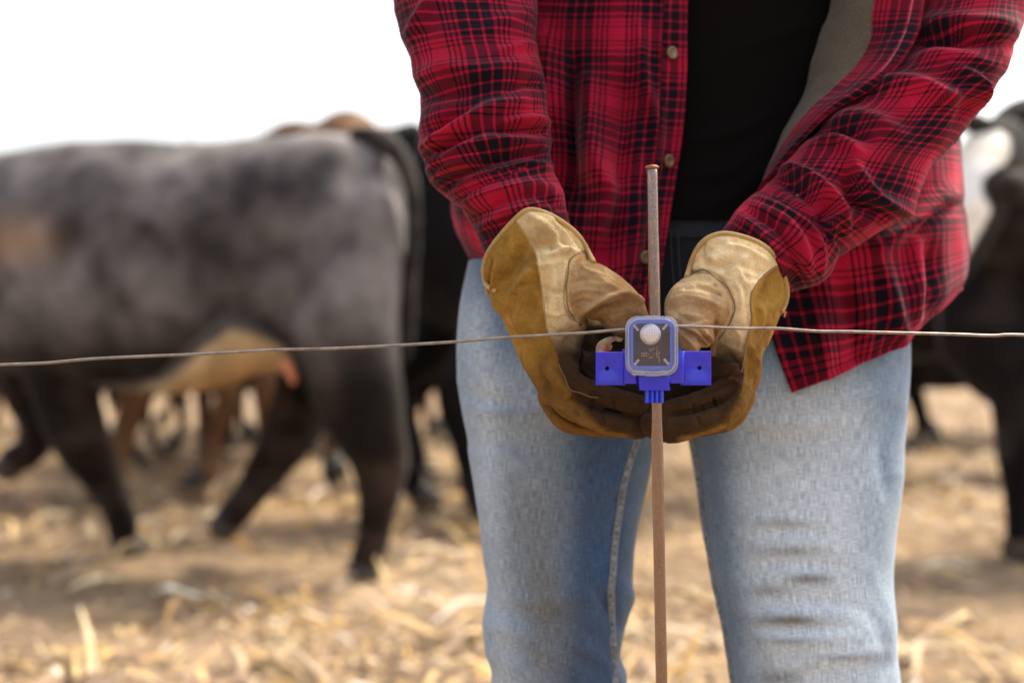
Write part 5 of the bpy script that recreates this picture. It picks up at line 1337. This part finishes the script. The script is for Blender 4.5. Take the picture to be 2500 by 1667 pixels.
# wings with a hole each
def plate_hole(mb, x0, y0, x1, y1, hx, hy, hr, d0, d1):
    n = 48
    a = np.linspace(0, 2 * np.pi, n, endpoint=False)
    dx, dy = np.cos(a), np.sin(a)
    tx = np.where(dx > 0, (x1 - hx) / np.maximum(dx, 1e-6), (x0 - hx) / np.minimum(dx, -1e-6))
    ty = np.where(dy > 0, (y1 - hy) / np.maximum(dy, 1e-6), (y0 - hy) / np.minimum(dy, -1e-6))
    t = np.minimum(tx, ty)
    outer = np.stack([hx + dx * t, hy + dy * t], 1)
    for cx, cy in ((x0, y0), (x1, y0), (x1, y1), (x0, y1)):
        i = np.argmin((outer[:, 0] - cx) ** 2 + (outer[:, 1] - cy) ** 2); outer[i] = (cx, cy)
    hole = np.stack([hx + dx * hr, hy + dy * hr], 1); mid = hole * 1.0; mid = np.stack([hx + dx * (hr + 2), hy + dy * (hr + 2)], 1)
    L = [(hole, d1), (hole, d0 + .0003), (mid, d0), (shrink(outer, 1.6), d0), (outer, d0 + .0005), (outer, d1)]
    G = np.array([DL(p[:, 0], p[:, 1], d) for p, d in L]); G = np.concatenate([G, G[:1]], 0)
    mb.add(G.reshape(-1, 3), grid_faces(len(G), n, True))
mb = MB()
plates = []
for a_ in ((1456.5, 859, 1530, 941.5, 1484.5, 900), (1665, 857, 1740.5, 941.5, 1712, 898.5)):
    mb = MB(); plate_hole(mb, *a_, 5.2, .010, .0165)
    plates.append(mb.build('mounting_plate', M['blue'], dev))
for (hx, hy), br in zip(((1484.5, 900), (1712, 898.5)), plates):
    mb = MB(); V, f, _ = grid_piece(lathe([(.0001, 0), (.0021, 0), (.0021, .0010), (.0001, .0010)], DL(hx, hy, .0150), FWD, 20), True, caps=True); mb.add(V, f)
    mb.build('hole', M['hole'], br)  # near-black disc set inside the hole, coloured as its shade
# curved channel that hugs the rod (bulged blocks beside the case)
def bulge(mb, x0, x1, y0, y1, d_edge, d_top, back):
    xs = np.linspace(x0, x1, 28)
    t = np.linspace(0, 1, 28)
    e_ = np.clip(np.minimum(t, 1 - t) * 3.6, 0, 1)
    prof = np.sqrt(1 - (1 - e_) ** 2)
    fr_ = [(x, d_edge + (d_top - d_edge) * p) for x, p in zip(xs, prof)]
    ring = fr_ + [(x1, back), (x0, back)]
    G = np.array([DL([q[0] for q in ring], [yy] * len(ring), np.array([q[1] for q in ring])) for yy in (y0, y0 + 1.0, y1 - 1.0, y1)])
    for k in (0, 3):
        c = G[k].mean(0); G[k] = c + (G[k] - c) * .97
    n = len(ring)
    f = grid_faces(4, n, True); f.append(tuple(range(n))[::-1]); f.append(tuple(3 * n + i for i in range(n)))
    mb.add(G.reshape(-1, 3), f)
mb = MB()
solid(mb, rrect(1545, 860, 1640, 935, 2, 2), .008, .020)
bevo = mb.build('rod_channel', M['blue'], dev)
for a_ in ((1523, 1562, 852, 937), (1628, 1677, 856, 936)):
    mb = MB(); bulge(mb, *a_, .0105, .0055, .018); mb.build('channel_rib', M['blue'], bevo)
# neck and ribbed skirt
mb = MB()
poly = np.array([(1559, 905), (1561, 935), (1563, 950), (1567, 953.5), (1632, 953.5), (1638, 952), (1637, 948), (1635.5, 935), (1635, 905)], float)
poly = catmull(np.concatenate([poly, poly[:1]]), 40)[:-1]
solid(mb, poly, .0035, .017, .0006, 1.5)
mb.build('neck', M['blue'], dev)
mb = MB()
for k in range(4):
    x0 = 1577.5 + k * 11.6; x1 = x0 + 10.9
    xs = np.linspace(x0, x1, 9); t = np.linspace(0, 1, 9)
    front = .0085 - .0030 * np.sin(np.pi * t) ** .6
    G = []
    for yy, dy in ((948, 0), (960, 0), (975, 0), (983, 1)):
        ys = np.full(9, yy) + (2.5 * (1 - np.sin(np.pi * t)) * 0 + 2.2 * np.abs(2 * t - 1) * dy)
        top_ = DL(xs, ys, front + (.0006 if dy else 0)); bk = DL(xs[::-1], ys[::-1], np.full(9, .0135))
        G.append(np.concatenate([top_, bk]))
    G = np.array(G); n = 18
    f = grid_faces(4, n, True); f.append(tuple(range(n))[::-1]); f.append(tuple(3 * n + i for i in range(n)))
    mb.add(G.reshape(-1, 3), f)
solid(mb, rrect(1578, 948, 1622, 981, 1, 2), .0088, .0125)
mb.build('ribbed_clip', simple('thin_blue_plastic', (0.03, 0.07, 0.72), 0.3), dev)
# case
OUT = rrect(1526.8, 771.5, 1656.6, 916.5, 29, 12)
MID = rrect(1533, 777, 1650, 910, 26, 12)
BO = rrect(1539, 781, 1643, 903, 21, 12)
BI = rrect(1546.5, 789.5, 1636.5, 893.5, 14, 12)
mb = MB(); solid(mb, MID, .0028, .0100, .0008, 3); case = mb.build('case', simple('case_blue', (0.06, 0.10, 0.50), 0.35), dev)
mb = MB(); frame(mb, BO, BI, .0016, .0032); mb.build('gasket', M['blue_light'], case)
mb = MB(); solid(mb, rrect(1545.5, 788.5, 1637.5, 894.5, 13, 10), .0022, .0030, .0001, .4); pcb = mb.build('circuit_board', M['pcb'], case)
mb = MB(); frame(mb, OUT, BO, .0000, .0060, 3.0, .0012); rimo = mb.build('lid_rim', M['clear_rim'], dev)
mb = MB(); solid(mb, rrect(1538, 780, 1644, 904, 21, 12), -.0004, .0003, .0002, 1.2); lid = mb.build('clear_lid', M['clear'], dev)
# moulded step line around the lid and hinge tabs
mb = MB()
for po in (shrink(OUT, 1.0), shrink(OUT, 8)):
    mb = MB()
    c = DL(po[:, 0], po[:, 1], np.full(len(po), .0002 if po[:, 0].max() < 1653 else .0022)); c = np.concatenate([c, c[:1]])
    V, f, _ = grid_piece(tube_ring(c, .00022, 6, 1), True); mb.add(V, f)
    mb.build('moulded_line', M['edge_white'], rimo)
for x0, x1, y0, y1 in ((1572, 1608, 770.2, 779), (1543, 1575, 903, 916.5), (1609, 1632, 903, 916.5), (1575, 1611, 912, 918.5)):
    mb = MB(); solid(mb, rrect(x0, y0, x1, y1, 1.5, 2), -.0004, .002, .0002, .8)
    flat(mb.build('hinge_tab', M['clear_rim'], rimo))
# four slots in the corners
for cx, cy, a in ((1553.5, 800.5, 52), (1624, 798, -52), (1554.8, 884, -50), (1626.8, 882.5, 48)):
    p = rrect(-8, -2.4, 8, 2.4, 1.6, 3); ca, sa = math.cos(math.radians(a)), math.sin(math.radians(a))
    q = np.stack([cx + p[:, 0] * ca - p[:, 1] * sa, cy + p[:, 0] * sa + p[:, 1] * ca], 1)
    pin = np.stack([p[:, 0] * .74, p[:, 1] * .35], 1); qi = np.stack([cx + pin[:, 0] * ca - pin[:, 1] * sa, cy + pin[:, 0] * sa + pin[:, 1] * ca], 1)
    L = [(qi, .0022), (qi, .0006), (q, .0005), (q, .0022)]
    G = np.array([DL(pp[:, 0], pp[:, 1], d) for pp, d in L]); G = np.concatenate([G, G[:1]], 0)
    mb = MB(); mb.add(G.reshape(-1, 3), grid_faces(5, len(q), True))
    mb.build('corner_post', M['strip'], case)
# perforated metal cap
cc = DL(1588.5, 816, .0022)
m_per, N_, L_, b_ = nt('perforated_steel')
tcn = N_.new("ShaderNodeTexCoord")
spx = N_.new("ShaderNodeSeparateXYZ"); L_.new(tcn.outputs["Object"], spx.inputs[0])
K = 2 * math.pi / .0026
s1 = math_node(N_, L_, 'SINE', math_node(N_, L_, 'MULTIPLY', math_node(N_, L_, 'ADD', spx.outputs[0], spx.outputs[2]), K))
s2 = math_node(N_, L_, 'SINE', math_node(N_, L_, 'MULTIPLY', math_node(N_, L_, 'SUBTRACT', spx.outputs[0], spx.outputs[2]), K))
pr_ = math_node(N_, L_, 'MULTIPLY', s1, s2)
rr_ = ramp(N_, L_, pr_, [(0.0, (0.92, 0.90, 0.90)), (0.3, (0.42, 0.38, 0.38))])
L_.new(rr_.outputs[0], b_.inputs["Base Color"]); b_.inputs["Metallic"].default_value = .25; b_.inputs["Roughness"].default_value = .4
mb = MB(); V, f, _ = grid_piece(lathe([(.0083, .0000), (.0083, -.0006), (.0080, -.0009), (.0072, -.0012), (.0068, -.0016), (.0066, -.0020), (.0062, -.00215), (.0001, -.00215)], cc, FWD, 64), True); mb.add(V, f)
capo = mb.build('sensor_cap', M['steel'], case)
mb = MB(); V, f, _ = grid_piece(lathe([(.0061, -.0022), (.0058, -.00235), (.0001, -.00235)], cc, FWD, 48), True, caps=True); mb.add(V, f)
mb.build('perforated_disc', m_per, capo)
mb = MB(); V, f, _ = grid_piece(lathe([(.0106, .0004), (.0106, -.0012), (.0102, -.0024), (.0094, -.0030), (.0086, -.0032)], DL(1589, 819, .0022), FWD, 64), True); mb.add(V, f)
mb.build('clear_dome', M['clear'], case)
# gold pads
mb = MB()
R2 = lambda a, b: (1430 + a * .19136, 730 + b * .19136)
def pad(a, b, w, h):
    x, y = R2(a, b); solid(mb, np.array([(x, y), (x + w * .19136, y), (x + w * .19136, y + h * .19136), (x, y + h * .19136)]), .0019, .0024, .00005, .15)
for i in range(3):
    for b in (686, 718): 
        pad(712 + i * 28, b, 20, 10)
    pad(718 + i * 28, 702, 8, 8)
for i in range(4): pad(808, 688 + i * 9, 5, 5); pad(868, 688 + i * 9, 6, 5)
for i in range(4): pad(812 + i * 12, 738, 8, 12)
for i in range(2): pad(812 + i * 28, 632, 18, 8); pad(812 + i * 28, 654, 18, 8)
for a, b in ((905, 612), (905, 648), (868, 628), (900, 674), (932, 674), (900, 694), (932, 694), (905, 712), (905, 732), (925, 732), (935, 752), (935, 772), (935, 792)):
    pad(a, b, 16, 9)
mb.build('gold_contact', M['gold'], pcb)
M['gold']
print("objects", len(bpy.data.objects), "polys", sum(len(o.data.polygons) for o in bpy.data.objects if o.type == 'MESH'))
